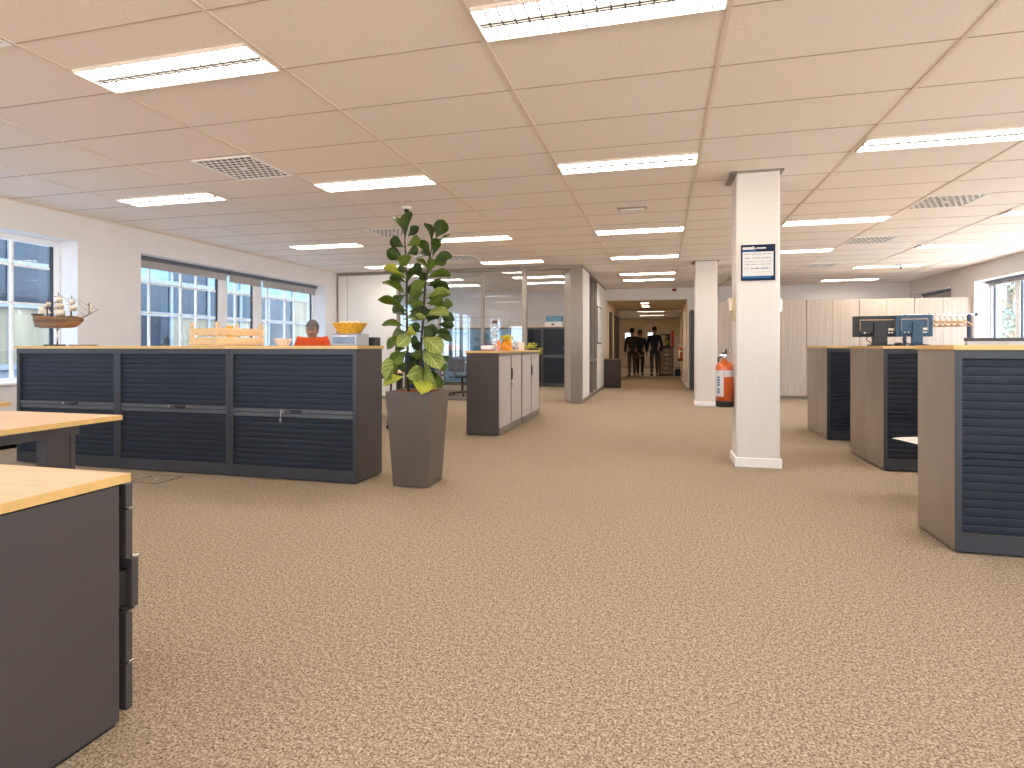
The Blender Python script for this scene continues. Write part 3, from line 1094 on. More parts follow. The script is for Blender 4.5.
st1 = [fp(408, 394), fp(408.2, 370), fp(407.5, 345), fp(406.6, 310), fp(406.8, 280), fp(405.6, 255), fp(404.5, 236)]
st2 = [fp(419.5, 394, .05), fp(419.6, 370, .05), fp(421.2, 345, .05), fp(423.6, 310, .05), fp(425.2, 285, .05), fp(428.5, 262, .05), fp(433.5, 240, .05)]
MB().tube(st1, [.013, .012, .011, .010, .009, .007, .004], 8).make('stem', 'bark', fig)
MB().tube(st2, [.013, .012, .011, .010, .009, .007, .004], 8).make('stem', 'bark', fig)
CR1 = [  # base, tip (pixels of two detail crops), width, tone, depth of tip
    (315, 235, 350, 68, 72, 'd', -.02), (300, 195, 240, 93, 34, 'm', .05), (335, 222, 405, 162, 38, 'd', .06), (317, 300, 226, 244, 72, 'd', -.08),
    (320, 290, 404, 236, 66, 'm', -.05), (318, 345, 394, 306, 56, 'd', -.03), (322, 385, 203, 326, 84, 'd', -.06), (325, 330, 312, 418, 82, 'm', -.14),
    (325, 450, 268, 452, 54, 'd', -.12), (325, 505, 178, 448, 46, 'y', -.02), (325, 545, 217, 518, 34, 'd', .05), (325, 628, 176, 550, 44, 'm', .02),
    (328, 560, 388, 452, 50, 'd', .03), (332, 752, 150, 672, 44, 'm', -.04), (338, 690, 440, 552, 76, 'm', -.10), (342, 722, 432, 688, 48, 'm', -.06)]
CR1B = [
    (522, 245, 575, 118, 96, 'd', -.04), (500, 265, 460, 142, 40, 'd', .05), (495, 372, 414, 262, 52, 'd', -.02), (505, 345, 618, 222, 38, 'm', .04),
    (508, 365, 530, 246, 62, 'd', .02), (500, 388, 628, 362, 66, 'd', -.06), (490, 375, 443, 318, 24, 'm', .03), (482, 445, 404, 388, 28, 'm', .0),
    (470, 485, 500, 385, 58, 'm', -.06), (462, 505, 614, 490, 42, 'm', -.02), (465, 560, 606, 582, 46, 'd', -.04), (448, 525, 386, 446, 54, 'd', .02),
    (458, 655, 610, 618, 58, 'p', -.08), (480, 710, 556, 642, 82, 'm', .04), (560, 690, 628, 702, 62, 'd', .06), (450, 772, 602, 758, 56, 'p', -.10)]
CR2 = [
    (325, 222, 172, 212, 40, 'm', -.05), (338, 112, 424, 128, 70, 'd', -.02), (340, 185, 442, 160, 44, 'p', -.06), (330, 275, 205, 368, 58, 'm', .0),
    (365, 268, 275, 352, 86, 'p', -.12), (338, 372, 194, 562, 96, 'p', -.10), (335, 385, 228, 470, 92, 'm', -.04), (322, 565, 180, 622, 56, 'y', -.06),
    (452, 512, 338, 560, 92, 'p', -.20), (432, 590, 430, 682, 88, 'y', -.24), (408, 285, 348, 238, 56, 'y', -.14)]
CR2B = [
    (455, 62, 562, 30, 82, 'm', -.06), (568, 92, 630, 48, 64, 'm', .02), (556, 140, 648, 168, 78, 'd', .05), (450, 152, 602, 142, 48, 'p', -.12),
    (540, 205, 644, 218, 52, 'd', .05), (440, 222, 505, 272, 92, 'd', -.02), (500, 265, 614, 268, 42, 'd', .02), (510, 292, 632, 312, 46, 'd', .05),
    (428, 290, 556, 392, 100, 'p', -.16), (428, 380, 545, 505, 96, 'p', -.18), (452, 465, 522, 592, 82, 'p', -.20), (560, 468, 592, 522, 50, 'm', .0),
    (540, 545, 560, 638, 60, 'm', -.04), (556, 420, 612, 458, 34, 'd', .05), (470, 632, 522, 652, 40, 'y', -.10), (442, 60, 452, 135, 60, 'd', .0),
    (470, 200, 520, 120, 90, 'd', .06)]


def foliage(specs, dd):
    q = MB()
    q.uv = []
    tone = dict(d=0, m=1, y=2, p=3)
    nl, nw = 9, 7
    for (oy, lst) in specs:
        for (bx, by, tx, ty, w_, tn, dep) in lst:
            A = fp(360 + bx / 6.98, oy + by / 6.98, dd - .01)
            B = fp(360 + tx / 6.98, oy + ty / 6.98, dd + dep)
            B = B + (B - A) * .14
            ax = B - A
            Ln = ax.length
            view = Vector((-sa, ca, 0))
            lat = ax.cross(view).normalized()
            w_ *= 1.14
            W = max(w_ / 6.98 / F_PX * D0, .52 * Ln)
            k = max(-1, min(1, w_ / 6.98 / F_PX * D0 / W))
            ang = math.acos(k) * (1 if (bx + by) % 2 else -1) * .9
            axn = ax.normalized()
            lat = Matrix.Rotation(ang, 3, axn) @ lat
            nrm = lat.cross(axn).normalized()
            if nrm.z < 0:
                nrm = -nrm
            n0 = len(q.v)
            ph = random.uniform(0, 6)
            for i in range(nl + 1):
                t_ = i / nl
                # stalk, narrow waist, broad rounded tip
                s = max(0, (t_ - .07) / .93)
                if s <= 0:
                    wd = .03
                else:
                    wd = (math.sin(PI * min(1, s ** 1.5)) ** .62) * (.55 + .45 * min(1, s * 1.8))
                    wd = max(.02, wd)
                mid = A + ax * t_ + nrm * (.10 * Ln * math.sin(PI * t_))
                for j in range(nw):
                    u = j / (nw - 1) * 2 - 1
                    cup = (abs(u) ** 1.5) * .16 * W * wd + .05 * W * math.sin(ph + 9 * t_ + 2 * u) * abs(u)
                    q.v.append(tuple(mid + lat * (u * W * .5 * wd) + nrm * cup))
                    q.uv.append((j / (nw - 1), t_))
            for i in range(nl):
                for j in range(nw - 1):
                    a = n0 + i * nw + j
                    q.face((a, a + 1, a + 1 + nw, a + nw), tone[tn], True)
    return q


random.seed(21)


def fill(x0, x1, y0, y1, n, sx):
    out = []
    for i in range(n):
        f = (i + .5) / n
        bx, by = x0 + (x1 - x0) * f, y0 + (y1 - y0) * f
        sd = 1 if i % 2 else -1
        ln = random.uniform(70, 125)
        an = random.uniform(-.75, .35) + .5 * f
        out.append((bx, by, bx + sd * ln * math.cos(an) * sx, by + ln * math.sin(an), random.uniform(48, 76), random.choice('ddmdm'), random.uniform(-.02, .16)))
    return out


CR1 += fill(320, 330, 380, 760, 7, .8)
CR2 += fill(332, 338, 120, 560, 8, .85)
CR1B += fill(500, 455, 330, 740, 7, .9)
CR2B += fill(450, 425, 80, 600, 13, 1.0)
foliage([(205, CR1), (295, CR2)], 0).make('foliage', ['leafd', 'leafm', 'leafy', 'leafp'], fig, solid=.0015)
foliage([(205, CR1B), (295, CR2B)], .05).make('foliage', ['leafd', 'leafm', 'leafy', 'leafp'], fig, solid=.0015)

# ------------------------------------------------------------------ things on the left worktop
TL = 1.1005
ship = thing('model_ship', 'wooden model sailing ship with cream sails on a thin stand', 'model ship', (-5.65, 4.30, TL))
SX = 1 / 79.7


def sx_(px):
    return (px - 57.5) * SX


def sz_(py):
    return (345.6 - py) / 103.4


h = MB()
st_ = [(-21.5, 313.5, 325, 3.2), (-17, 314.8, 327.6, 4.2), (-8, 316.2, 327.9, 4.8), (0, 317.0, 327.9, 5.0), (10, 317.0, 327.8, 4.7), (17, 316.0, 327.2, 3.6), (21, 317.0, 325.0, 2.2), (25.5, 319.3, 321.5, .35)]
secs = []
for (dx, yt, yb, wd) in st_:
    xx, zt, zb, hw_ = dx * SX, sz_(yt), sz_(yb), wd / 103.4
    k0 = len(h.v)
    for (fy, fz) in [(-.88, 1), (-1.0, .72), (-.98, .45), (-.72, .15), (-.25, 0), (.25, 0), (.72, .15), (.98, .45), (1.0, .72), (.88, 1)]:
        h.v.append((xx, fy * hw_, zb + (zt - zb) * fz))
    secs.append(k0)
for a, b_ in zip(secs[:-1], secs[1:]):
    for k in range(10):
        j = (k + 1) % 10
        h.face((a + k, a + j, b_ + j, b_ + k), 0, k != 9)
h.face([secs[0] + k for k in range(10)])
h.face([secs[-1] + k for k in range(10)])
hl = h.make('hull', 'hull', ship)
w_ = MB()
for fz in (.78, .55):
    for s in (-1, 1):
        w_.tube([(dx * SX, s * wd / 103.4 * (1.0 if fz > .6 else .99), sz_(yb) + (sz_(yt) - sz_(yb)) * fz) for (dx, yt, yb, wd) in st_], .004, 6)
for i in range(8):
    for s in (-1, 1):
        xx = (-16 + i * 4.2) * SX
        w_.box(xx - .006, xx + .006, s * .046 - .005, s * .046 + .005, sz_(321.4), sz_(320.2))
w_.make('wale_strips', 'shipdark', hl)
MB().box(-.262, -.215, -.034, .034, sz_(316), sz_(313.2)).box(-.285, -.255, -.036, .036, sz_(315), sz_(313)).make('quarterdeck', 'shipdark', hl)
MB().box(-.28, -.258, -.008, .008, sz_(326.5), sz_(319)).make('rudder', 'shipdark', hl)
MB().box(.10, .20, -.035, .035, sz_(317.2), sz_(316)).make('foredeck', 'shipdark', hl)
MB().box(-.14, .06, -.040, .040, sz_(317.6), sz_(316.8)).make('main_deck', 'shipdark', hl)


def mast(px, top, rr, sails, foot=317.5, name='mast'):
    m_ = MB().tube([(sx_(px), 0, sz_(foot)), (sx_(px) + .004, 0, sz_(top))], [rr, rr * .5], 7)
    for (y_, ln) in sails:
        m_.tube([(sx_(px) - .006, -ln * .75, sz_(y_)), (sx_(px) - .006, ln * .75, sz_(y_))], .003, 6)
    m_.ball((sx_(px), 0, sz_(foot - (foot - top) * .45)), .010, rz=.012, seg=8)
    m_.ball((sx_(px), 0, sz_(foot - (foot - top) * .78)), .007, rz=.009, seg=8)
    return m_.make(name, 'shipdark', ship)


mast(47.2, 297, .006, [(301.5, .035), (307, .05)])
mast(58.0, 292.4, .007, [(296.5, .04), (302.5, .06), (309, .075)])
mast(71.0, 295.6, .0065, [(299, .035), (305, .055)])
MB().tube([(sx_(80), 0, sz_(319)), (sx_(88), 0, sz_(314.8)), (sx_(97.5), 0, sz_(310.2))], [.006, .005, .002], 7).make('bowsprit', 'shipdark', ship)
mast(88.6, 302.5, .005, [(306, .02)], 314.8)


def sail(px, y0, y1, w0, w1, bulge):
    q = MB()
    n = 6
    for i in range(n + 1):
        t_ = i / n
        for j in range(n + 1):
            u = j / n * 2 - 1
            q.v.append((sx_(px) + .008 + bulge * math.sin(PI * (.15 + .8 * t_)) * (1 - .6 * u * u), u * .7 * (w0 + (w1 - w0) * t_), sz_(y0 + (y1 - y0) * t_)))
    for i in range(n):
        for j in range(n):
            a = i * (n + 1) + j
            q.face((a, a + 1, a + n + 2, a + n + 1), 0, True)
    return q.make('sail', 'sail', ship, solid=.0012)


sail(58, 296.7, 301.8, .035, .05, .035)
sail(58, 303, 308.2, .055, .068, .045)
sail(58, 309.2, 317.0, .07, .07, .062)
sail(71, 299.2, 304, .03, .045, .03)
sail(71, 305.2, 311, .05, .06, .05)
sail(47.2, 301.7, 306, .03, .04, .025)
sail(88.6, 304.5, 311, .012, .026, .035)
q = MB()
q.v += [(sx_(46), .004, sz_(304)), (sx_(38.5), .004, sz_(305.5)), (sx_(37), .004, sz_(313)), (sx_(51), .004, sz_(312.8)), (sx_(48), .004, sz_(308))]
q.face((0, 1, 2, 3, 4))
q.make('sail', 'sail', ship, solid=.0012)
rg = MB()
for (a, b_) in [((47.2, 298), (58, 306)), ((58, 293), (71, 303)), ((71, 297), (88, 312)), ((58, 293), (84, 316)), ((71, 296), (96, 311)), ((88.6, 303.5), (97, 310.5)), ((46, 306), (55, 315))]:
    rg.tube([(sx_(a[0]), 0, sz_(a[1])), (sx_(b_[0]), 0, sz_(b_[1]))], .0012, 5)
for px, top in ((47.2, 303), (58, 300), (71, 302)):
    for s in (-1, 1):
        for k in (-3, 0, 3):
            rg.tube([(sx_(px), 0, sz_(top)), (sx_(px + k), s * .044, sz_(317))], .0012, 5)
rg.make('rigging', 'rope', ship)
MB().box(sx_(48.6), sx_(61.5), -.05, .05, 0, .014).make('stand_base', 'black', ship, bevel=.003)
MB().tube([(0, 0, .012), (0, 0, sz_(327.5))], .006, 8).lathe([(.012, sz_(330)), (.016, sz_(327.4))], seg=10).make('stand_rod', 'steel', ship)

t = thing('wooden_tray', 'flat brown piece of wood lying beside the model ship stand', 'tray', (-5.42, 4.37, TL), .04)
MB().box(-.12, .12, -.05, .05, 0, .007).box(-.12, .12, -.05, -.042, .007, .013).box(-.12, .12, .042, .05, .007, .013).make('tray', 'chest', t, bevel=.003)

# crate
CL, CW = .485, .338
ar = math.radians(-31)
cc = ray(217, 345, 4.93)
crt = thing('wooden_crate', 'open slatted pine crate on the left worktop in front of the window', 'crate', (0, 0, TL), math.radians(80))
# near corner of the crate sits at the local point (-CL/2, -CW/2)
R_ = Matrix.Rotation(crt.rotation_euler.z, 3, 'Z')
off = R_ @ Vector((-CL / 2, -CW / 2, 0))
crt.location = (cc.x - off.x, cc.y - off.y, TL)
for (sx, sy) in ((-1, -1), (1, -1), (1, 1), (-1, 1)):
    px_, py_ = sx * (CL / 2 - .012), sy * (CW / 2 - .012)
    MB().box(px_ - .012, px_ + .012, py_ - .012, py_ + .012, .006, .205).make('corner_post', 'crate', crt, bevel=.002)
for z0 in (.012, .092):
    for s in (-1, 1):
        MB().box(-CL / 2, CL / 2, s * (CW / 2 + .005) - .005, s * (CW / 2 + .005) + .005, z0, z0 + .062).make('slat', 'crate', crt, bevel=.0015)
        MB().box(s * (CL / 2 + .005) - .005, s * (CL / 2 + .005) + .005, -CW / 2, CW / 2, z0, z0 + .062).make('slat', 'crate', crt, bevel=.0015)
MB().box(-CL / 2, CL / 2, -CW / 2, CW / 2, .0, .010).make('bottom_board', 'crate', crt)
t = thing('orange_carton', 'small orange carton sticking out of the pine crate', 'carton', (crt.location.x + .01, crt.location.y + .02, TL + .0105), .3)
MB().box(-.026, .026, -.02, .02, 0, .150).box(-.026, .026, -.02, .02, .150, .172).make('carton', 'wicker', t, bevel=.003)

p = ray(283, 346, 4.86)
t = thing('bowl', 'small cream ceramic bowl right of the pine crate', 'bowl', (p.x, p.y, TL))
MB().lathe([(.04, 0), (.045, .006), (.062, .028), (.074, .055), (.076, .060), (.070, .058), (.055, .026), (.035, .010), (.0001, .008)], seg=24).make('bowl', 'creamb', t)

# acrylic drawer box with the yellow basket on top
p = ray(344, 346, 4.72)
bx_ = thing('drawer_box', 'clear plastic drawer box at the plant end of the left worktop', 'storage box', (-2.4975, 4.30, TL))
MB().box(-.117, .117, -.10, .10, 0, .004).box(-.117, .117, -.10, .10, .092, .097).box(-.117, -.113, -.10, .10, .004, .092).box(.113, .117, -.10, .10, .004, .092).box(-.113, .113, .096, .10, .004, .092).make('casing', 'clear', bx_, bevel=.002)
d_ = MB().box(-.109, .109, -.102, .094, .008, .088).make('drawer', 'clear', bx_, bevel=.003)
MB().box(-.099, .099, -.106, -.102, .016, .072).make('drawer_front', 'clearin', d_, bevel=.002)
MB().box(-.03, .03, -.115, -.102, .074, .082).make('pull', 'whitep', d_, bevel=.002)
bk = thing('wicker_basket', 'yellow woven basket bowl standing on the clear drawer box', 'basket', (bx_.location.x + .0, 4.29, TL + .0975))
b = MB()
prof = [(.082, 0), (.09, .01), (.108, .035), (.128, .068), (.134, .078), (.138, .086), (.130, .086), (.100, .035), (.075, .012), (.0001, .010)]
b.lathe(prof, seg=36, wob=lambda t_: 1 + .012 * math.sin(18 * t_))
b.make('bowl', 'wicker', bk)
b = MB()
b.tube([(.136 * math.cos(2 * PI * k / 36), .136 * math.sin(2 * PI * k / 36), .084 + .003 * (-1) ** k) for k in range(37)], .006, 6, cap=False)
b.make('rim', 'wicker', bk)
b = MB()
for k in range(5):
    b.ball((.06 * math.cos(k * 1.3), .06 * math.sin(k * 1.3), .072), .035, seg=10)
b.make('filling', 'creamb', bk)
t = thing('desk_device', 'small black box behind the clear drawer box at the worktop end', 'box', (-2.385, 4.47, TL))
MB().box(-.045, .045, -.06, .06, 0, .072).make('body', 'black', t, bevel=.005)
MB().box(-.035, -.012, -.063, -.060, .015, .025).make('label_plate', 'steel', t)

# ------------------------------------------------------------------ things on the middle worktop
TM = 1.0405
t = thing('white_case', 'small white rounded case at the front of the middle worktop', 'case', (-2.115, 6.95, TM), .1)
MB().box(-.082, .082, -.05, .05, .0, .012).make('base', 'rose', t, bevel=.004)
MB().box(-.08, .08, -.048, .048, .012, .070).make('lid', 'whitep', t, bevel=.018)
t = thing('glass_dispenser', 'tall clear glass dispenser jar with dark cap behind the white case', 'glass jar', (-2.10, 7.22, TM))
MB().lathe([(.060, 0), (.066, .01), (.060, .05), (.050, .12), (.048, .20), (.060, .235), (.074, .27), (.070, .315), (.045, .345), (.035, .36)], seg=20).make('glass_body', 'jarglass', t)
MB().lathe([(.040, .358), (.042, .385), (.02, .40), (.0001, .40)], seg=16).make('cap', 'brown', t)
b = MB()
for k in range(16):
    b.ball((.03 * math.cos(k * 2.4), .03 * math.sin(k * 2.4), .02 + .019 * k), .013, seg=8)
b.make('sweets', 'creamb', t)['kind'] = 'stuff'


def jar(name, label, p, r, hgt, m_, flowers=None, seg=20, ribs=0.0):
    t = thing(name, label, 'jar' if flowers is None else 'vase', p)
    wb = (lambda a: 1 + ribs * math.cos(9 * a)) if ribs else None
    MB().lathe([(r * .72, 0), (r * .95, hgt * .12), (r, hgt * .45), (r * .9, hgt * .75), (r * .62, hgt * .92), (r * .68, hgt), (r * .58, hgt), (r * .5, hgt * .9), (r * .8, hgt * .6), (r * .8, hgt * .15), (.0001, hgt * .1)], seg=36 if ribs else seg, wob=wb).make('vessel', m_, t)
    return t


jar('orange_jar', 'slim orange glass jar left of the amber vase', (-2.13, 7.47, TM), .042, .15, 'orangeg')
vz = jar('amber_vase', 'ribbed amber glass vase with yellow flowers on the middle worktop', (-2.085, 7.78, TM), .082, .150, 'amber', True, ribs=.05)
fl = MB()
random.seed(3)
for k in range(60):
    a, rr = random.uniform(0, 2 * PI), random.uniform(.02, .10)
    c_ = Vector((rr * math.cos(a), rr * math.sin(a), .165 + random.uniform(-.02, .045)))
    n = Vector((random.uniform(-1, 1), random.uniform(-1, 1), random.uniform(0, 1))).normalized()
    u = n.orthogonal().normalized() * .020
    v_ = n.cross(u).normalized() * .016
    fl.quad(c_ - u, c_ - v_, c_ + u, c_ + v_)
    if k % 4 == 0:
        fl.ball(tuple(c_), .012, seg=6)
fl.make('flowers', 'yellow', vz)['kind'] = 'stuff'
sm = MB()
for k in range(9):
    a = k * .7
    sm.tube([(.02 * math.cos(a), .02 * math.sin(a), .10), (.06 * math.cos(a), .06 * math.sin(a), .17)], .003, 5)
sm.make('stems', 'lime', vz)
jar('clear_jar', 'clear glass jar between the amber vase and the pink candle glasses', (-2.05, 8.14, TM), .050, .135, 'jarglass')
for (yy, xx, lab) in [(8.40, -2.08, 'left one of two frosted pink candle glasses on the middle worktop'), (8.62, -2.08, 'right one of two frosted pink candle glasses beside the yellow flowers')]:
    t = thing('candle_glass', lab, 'candle glass', (xx, yy, TM), 0, 'frosted pink candle glasses')
    MB().lathe([(.042, 0), (.046, .01), (.048, .12), (.043, .12), (.041, .012), (.0001, .010)], seg=18).make('glass_cup', 'blush', t)
    MB().lathe([(.040, .012), (.040, .085), (.0001, .085)], seg=14).tube([(0, 0, .085), (0, 0, .10)], .002, 5).make('candle', 'sail', t)
yp = thing('trailing_flowers', 'bunch of yellow-green flowers trailing over the far end of the middle worktop', 'flowers', (-2.05, 9.00, TM))
st_m, pe = MB(), MB()
for k in range(26):
    a = random.uniform(0, 2 * PI)
    L_ = random.uniform(.08, .19)
    e1 = Vector((L_ * math.cos(a) * .8, L_ * math.sin(a) * 1.3, .025 + random.uniform(.0, .075)))
    e1.x = min(e1.x, .16)
    e1.y = max(-.30, min(e1.y, .19))
    st_m.tube([(0, 0, .02), tuple(e1 * .5 + Vector((0, 0, .02))), tuple(e1)], .003, 5)
    for j in range(9):
        c_ = e1 + Vector((random.uniform(-.03, .03), random.uniform(-.03, .03), random.uniform(-.012, .02)))
        n = Vector((random.uniform(-1, 1), random.uniform(-1, 1), random.uniform(-.3, 1))).normalized()
        u = n.orthogonal().normalized() * .018
        v_ = n.cross(u).normalized() * .013
        pe.quad(c_ - u, c_ - v_, c_ + u, c_ + v_)
for k in range(40):
    c_ = Vector((.145 + random.uniform(-.015, .03), .12 + random.uniform(-.06, .06), .03 - random.uniform(0, .10)))
    if c_.z < .006:
        c_.x = .150 + random.uniform(0, .02)
    n = Vector((random.uniform(0, 1), random.uniform(-1, 1), random.uniform(-.3, 1))).normalized()
    u = n.orthogonal().normalized() * .018
    v_ = n.cross(u).normalized() * .013
    pe.quad(c_ - u, c_ - v_, c_ + u, c_ + v_)
st_m.make('stems', 'lime', yp)
pe.make('blossoms', 'lime', yp)['kind'] = 'stuff'


# ------------------------------------------------------------------ people
def skin_obj(name, V, E_, R, m_, parent, sub=2):
    me = bpy.data.meshes.new(name)
    me.from_pydata([tuple(v) for v in V], E_, [])
    me.materials.append(M[m_])
    o = bpy.data.objects.new(name, me)
    C.objects.link(o)
    o.parent = parent
    md = o.modifiers.new('skin', 'SKIN')
    md.use_smooth_shade = True
    if not me.skin_vertices:
        me.attributes.new  # layer is made by the modifier below
    with bpy.context.temp_override(object=o, active_object=o, selected_objects=[o]):
        if not me.skin_vertices:
            bpy.ops.mesh.customdata_skin_add()
    sv = me.skin_vertices[0].data
    for i, r in enumerate(R):
        sv[i].radius = r if isinstance(r, tuple) else (r, r)
        sv[i].use_root = (i == 0)
    s2 = o.modifiers.new('sub', 'SUBSURF')
    s2.levels = s2.render_levels = sub
    return o


def person(label, loc, rz, top, bottom, hair, seated=False, stride=.0, arm=0.0, shift=0.0, hgt=1.0, bald=False):
    """a body facing local +y; returns the root"""
    t = thing('person', label, 'person', loc, rz)
    names, V, R, E_ = {}, [], [], []

    def P(n, co_, r, par=None):
        names[n] = len(V)
        V.append(Vector(co_) * hgt)
        R.append(tuple(q * hgt for q in r) if isinstance(r, tuple) else r * hgt)
        if par is not None:
            E_.append((names[par], names[n]))
    zp = .95 if not seated else .70
    P('pelvis', (0, 0, zp), (.145, .10))
    P('hem', (0, 0, zp - (.13 if not seated else .03)), (.150, .105), 'pelvis')
    P('waist', (0, .01, zp + .17), (.125, .09), 'pelvis')
    P('chest', (0, 0, zp + .36), (.150, .105), 'waist')
    P('collar', (0, -.005, zp + .49), (.085, .065), 'chest')
    P('neck', (0, .005, zp + .555), .052, 'collar')
    if seated:                                  # head sunk between raised shoulders, leaning over
        zp -= .065
    P('jaw', (0, .022, zp + .63), (.062, .074), 'neck')
    P('skull', (0, .012, zp + .715), (.077, .092), 'jaw')
    P('crown', (0, .002, zp + .785), (.060, .070), 'skull')
    P('nose', (0, .112, zp + .665), .014, 'jaw')
    zh = zp
    zp += .065 if seated else 0
    for s, n in ((-1, 'l'), (1, 'r')):
        P('ear' + n, (s * .088, .0, zh + .675), .014, 'jaw')
        P('sho' + n, (s * .175, -.005, zp + (.455 if not seated else .485)), .058, 'chest')
        if seated:
            el, wr, pa = (s * .235, .05, zp + .19), (s * .16, .26, zp + .16), (s * .13, .33, zp + .155)
            fdir = Vector((-s * .3, 1, -.12))
        else:
            el = (s * .235, -.03 + s * arm * .5, zp + .18)
            wr = (s * .245, .05 + s * arm, zp - .06)
            pa = (s * .245, .07 + s * arm, zp - .13)
            fdir = Vector((0, .15, -1))
        P('elb' + n, el, .043, 'sho' + n)
        P('wri' + n, wr, .028, 'elb' + n)
        P('palm' + n, pa, (.034, .020), 'wri' + n)
        fd = fdir.normalized()
        side = Vector((0, 1, .1)) if not seated else Vector((1, .25, 0))
        for k, (of, ln) in enumerate(((-.027, .072), (-.009, .085), (.009, .080), (.026, .062))):
            b0 = Vector(pa) + side.normalized() * of + fd * .035
            P('f%s%da' % (n, k), b0, .0095, 'palm' + n)
            P('f%s%db' % (n, k), b0 + fd * ln * .55 + Vector((-s * .006, 0, -.004)), .0088, 'f%s%da' % (n, k))
            P('f%s%dc' % (n, k), b0 + fd * ln + Vector((-s * .020, 0, -.012)), .0075, 'f%s%db' % (n, k))
        tb = Vector(pa) + side.normalized() * .034 - fd * .01
        P('t%sa' % n, tb, .0105, 'palm' + n)
        P('t%sb' % n, tb + side.normalized() * .018 + fd * .04, .009, 't%sa' % n)
        if seated:
            hp, kn, an, to = (s * .095, .02, zp - .02), (s * .13, .42, zp + .0), (s * .13, .40, .09), (s * .14, .55, .035)
        else:
            q = s * stride
            hp, kn = (s * .085, 0, zp - .06), (s * .095, .03 + q * .55, .50)
            an, to = (s * .095, -.02 + q, .09 + max(0, -q) * .25), (s * .105, .12 + q, .035 + max(0, -q) * .05)
        P('hip' + n, hp, .082, 'pelvis')
        P('kne' + n, kn, .056, 'hip' + n)
        P('ank' + n, an, .038, 'kne' + n)
        P('toe' + n, to, (.042, .030), 'ank' + n)
    skin_obj('body', V, E_, R, 'skin', t, 2)

    def part(nm, keys, grow, m_):
        idx = [names[k] for k in keys]
        mp = {a: i for i, a in enumerate(idx)}
        e2 = [(mp[a], mp[b_]) for (a, b_) in E_ if a in mp and b_ in mp]
        r2 = []
        for a in idx:
            r = R[a]
            r2.append(tuple(q + grow for q in r) if isinstance(r, tuple) else r + grow)
        return skin_obj(nm, [V[a] for a in idx], e2, r2, m_, t, 2)
    part('jacket' if not seated else 'shirt', ['pelvis', 'hem', 'waist', 'chest', 'collar'] + [a + n for n in 'lr' for a in ('sho', 'elb', 'wri')], .018, top)
    part('trousers', ['pelvis', 'hem'] + [a + n for n in 'lr' for a in ('hip', 'kne', 'ank')], .014, bottom)
    for n in 'lr':
        part('shoe', ['ank' + n, 'toe' + n], .010, 'darkcloth')
    hz = V[names['skull']]
    hm = MB()
    if bald:
        hm.lathe([(.086, .035), (.092, .0), (.088, -.05), (.080, -.075)], (0, hz.y - .012, hz.z - .0), 20, 0, .93, 1.0)
        q = hm.make('hair', hair, t, solid=.006)
    else:
        k = 8
        hm.lathe([(max(1e-4, math.sin(PI * i / k)) * .098, -.105 * math.cos(PI * i / k)) for i in range(2, k + 1)], (0, hz.y - .018, hz.z + .018), 20, 0, .9, 1.02)
        hm.make('hair', hair, t, solid=.006)
    for s in (-1, 1):
        MB().ball((s * .030, hz.y + .080, hz.z - .015), .011, seg=8).make('eye', 'black', t)
    MB().ball((0, names and V[names['jaw']].y + .074, V[names['jaw']].z - .005), .022, .008, .006, seg=8).make('mouth', 'rose', t)
    return t


p = ray(312.5, 500, 8.0)
person('person in an orange shirt seated behind the left cabinets', (p.x, p.y, 0.0), PI + .35, 'orange', 'navy', 'greyhair', seated=True)


def office_chair(label, loc, rz, m_='chairnavy', zs=.46, arms=True):
    t = thing('office_chair', label, 'chair', loc, rz, 'office chairs')
    MB().box(-.23, .23, -.22, .23, zs - .05, zs).make('seat', m_, t, bevel=.025)
    MB().box(-.21, .21, -.27, -.225, zs + .09, zs + .56).make('backrest', m_, t, bevel=.025)
    MB().tube([(0, -.18, zs - .04), (0, -.29, zs + .02), (0, -.285, zs + .30)], .018, 8).make('back_bracket', 'black', t)
    MB().tube([(0, 0, .07), (0, 0, zs - .05)], .026, 12).make('gas_column', 'black', t)
    for s in (-1, 1) if arms else ():
        MB().tube([(s * .22, .05, zs - .04), (s * .27, .05, zs + .02), (s * .27, .02, zs + .19)], .014, 8).box(s * .27 - .03, s * .27 + .03, -.12, .14, zs + .185, zs + .21).make('armrest', 'black', t, bevel=.004)
    b = MB()
    for k in range(5):
        a = 2 * PI * k / 5 + .3
        b.tube([(0, 0, .095), (.30 * math.cos(a), .30 * math.sin(a), .065)], [.026, .016], 8)
    b.make('star_base', 'black', t)
    for k in range(5):
        a = 2 * PI * k / 5 + .3
        MB().tube([(.30 * math.cos(a) - .018 * math.sin(a), .30 * math.sin(a) + .018 * math.cos(a), .030), (.30 * math.cos(a) + .018 * math.sin(a), .30 * math.sin(a) - .018 * math.cos(a), .030)], .030, 12).make('caster', 'black', t)
    return t


office_chair('dark office chair the person in orange sits on, behind the left cabinets', (p.x, p.y - .0, 0), PI + .35, zs=.562, arms=False)

person('person in dark clothes at left of the three standing in the corridor', (-1.02, 21.3, .005), .15, 'darkcloth', 'greycloth', 'darkhair', stride=.14, arm=.06)
person('person in a navy jacket standing close beside the left one in the corridor', (-.77, 22.2, .005), -.1, 'navy', 'darkcloth', 'darkhair', stride=-.10, hgt=.98)
person('person in dark jacket at right of the corridor group, apart from the other two', (-.24, 21.9, .005), .05, 'navy', 'greycloth', 'darkhair', stride=.12, arm=-.05, hgt=1.04)

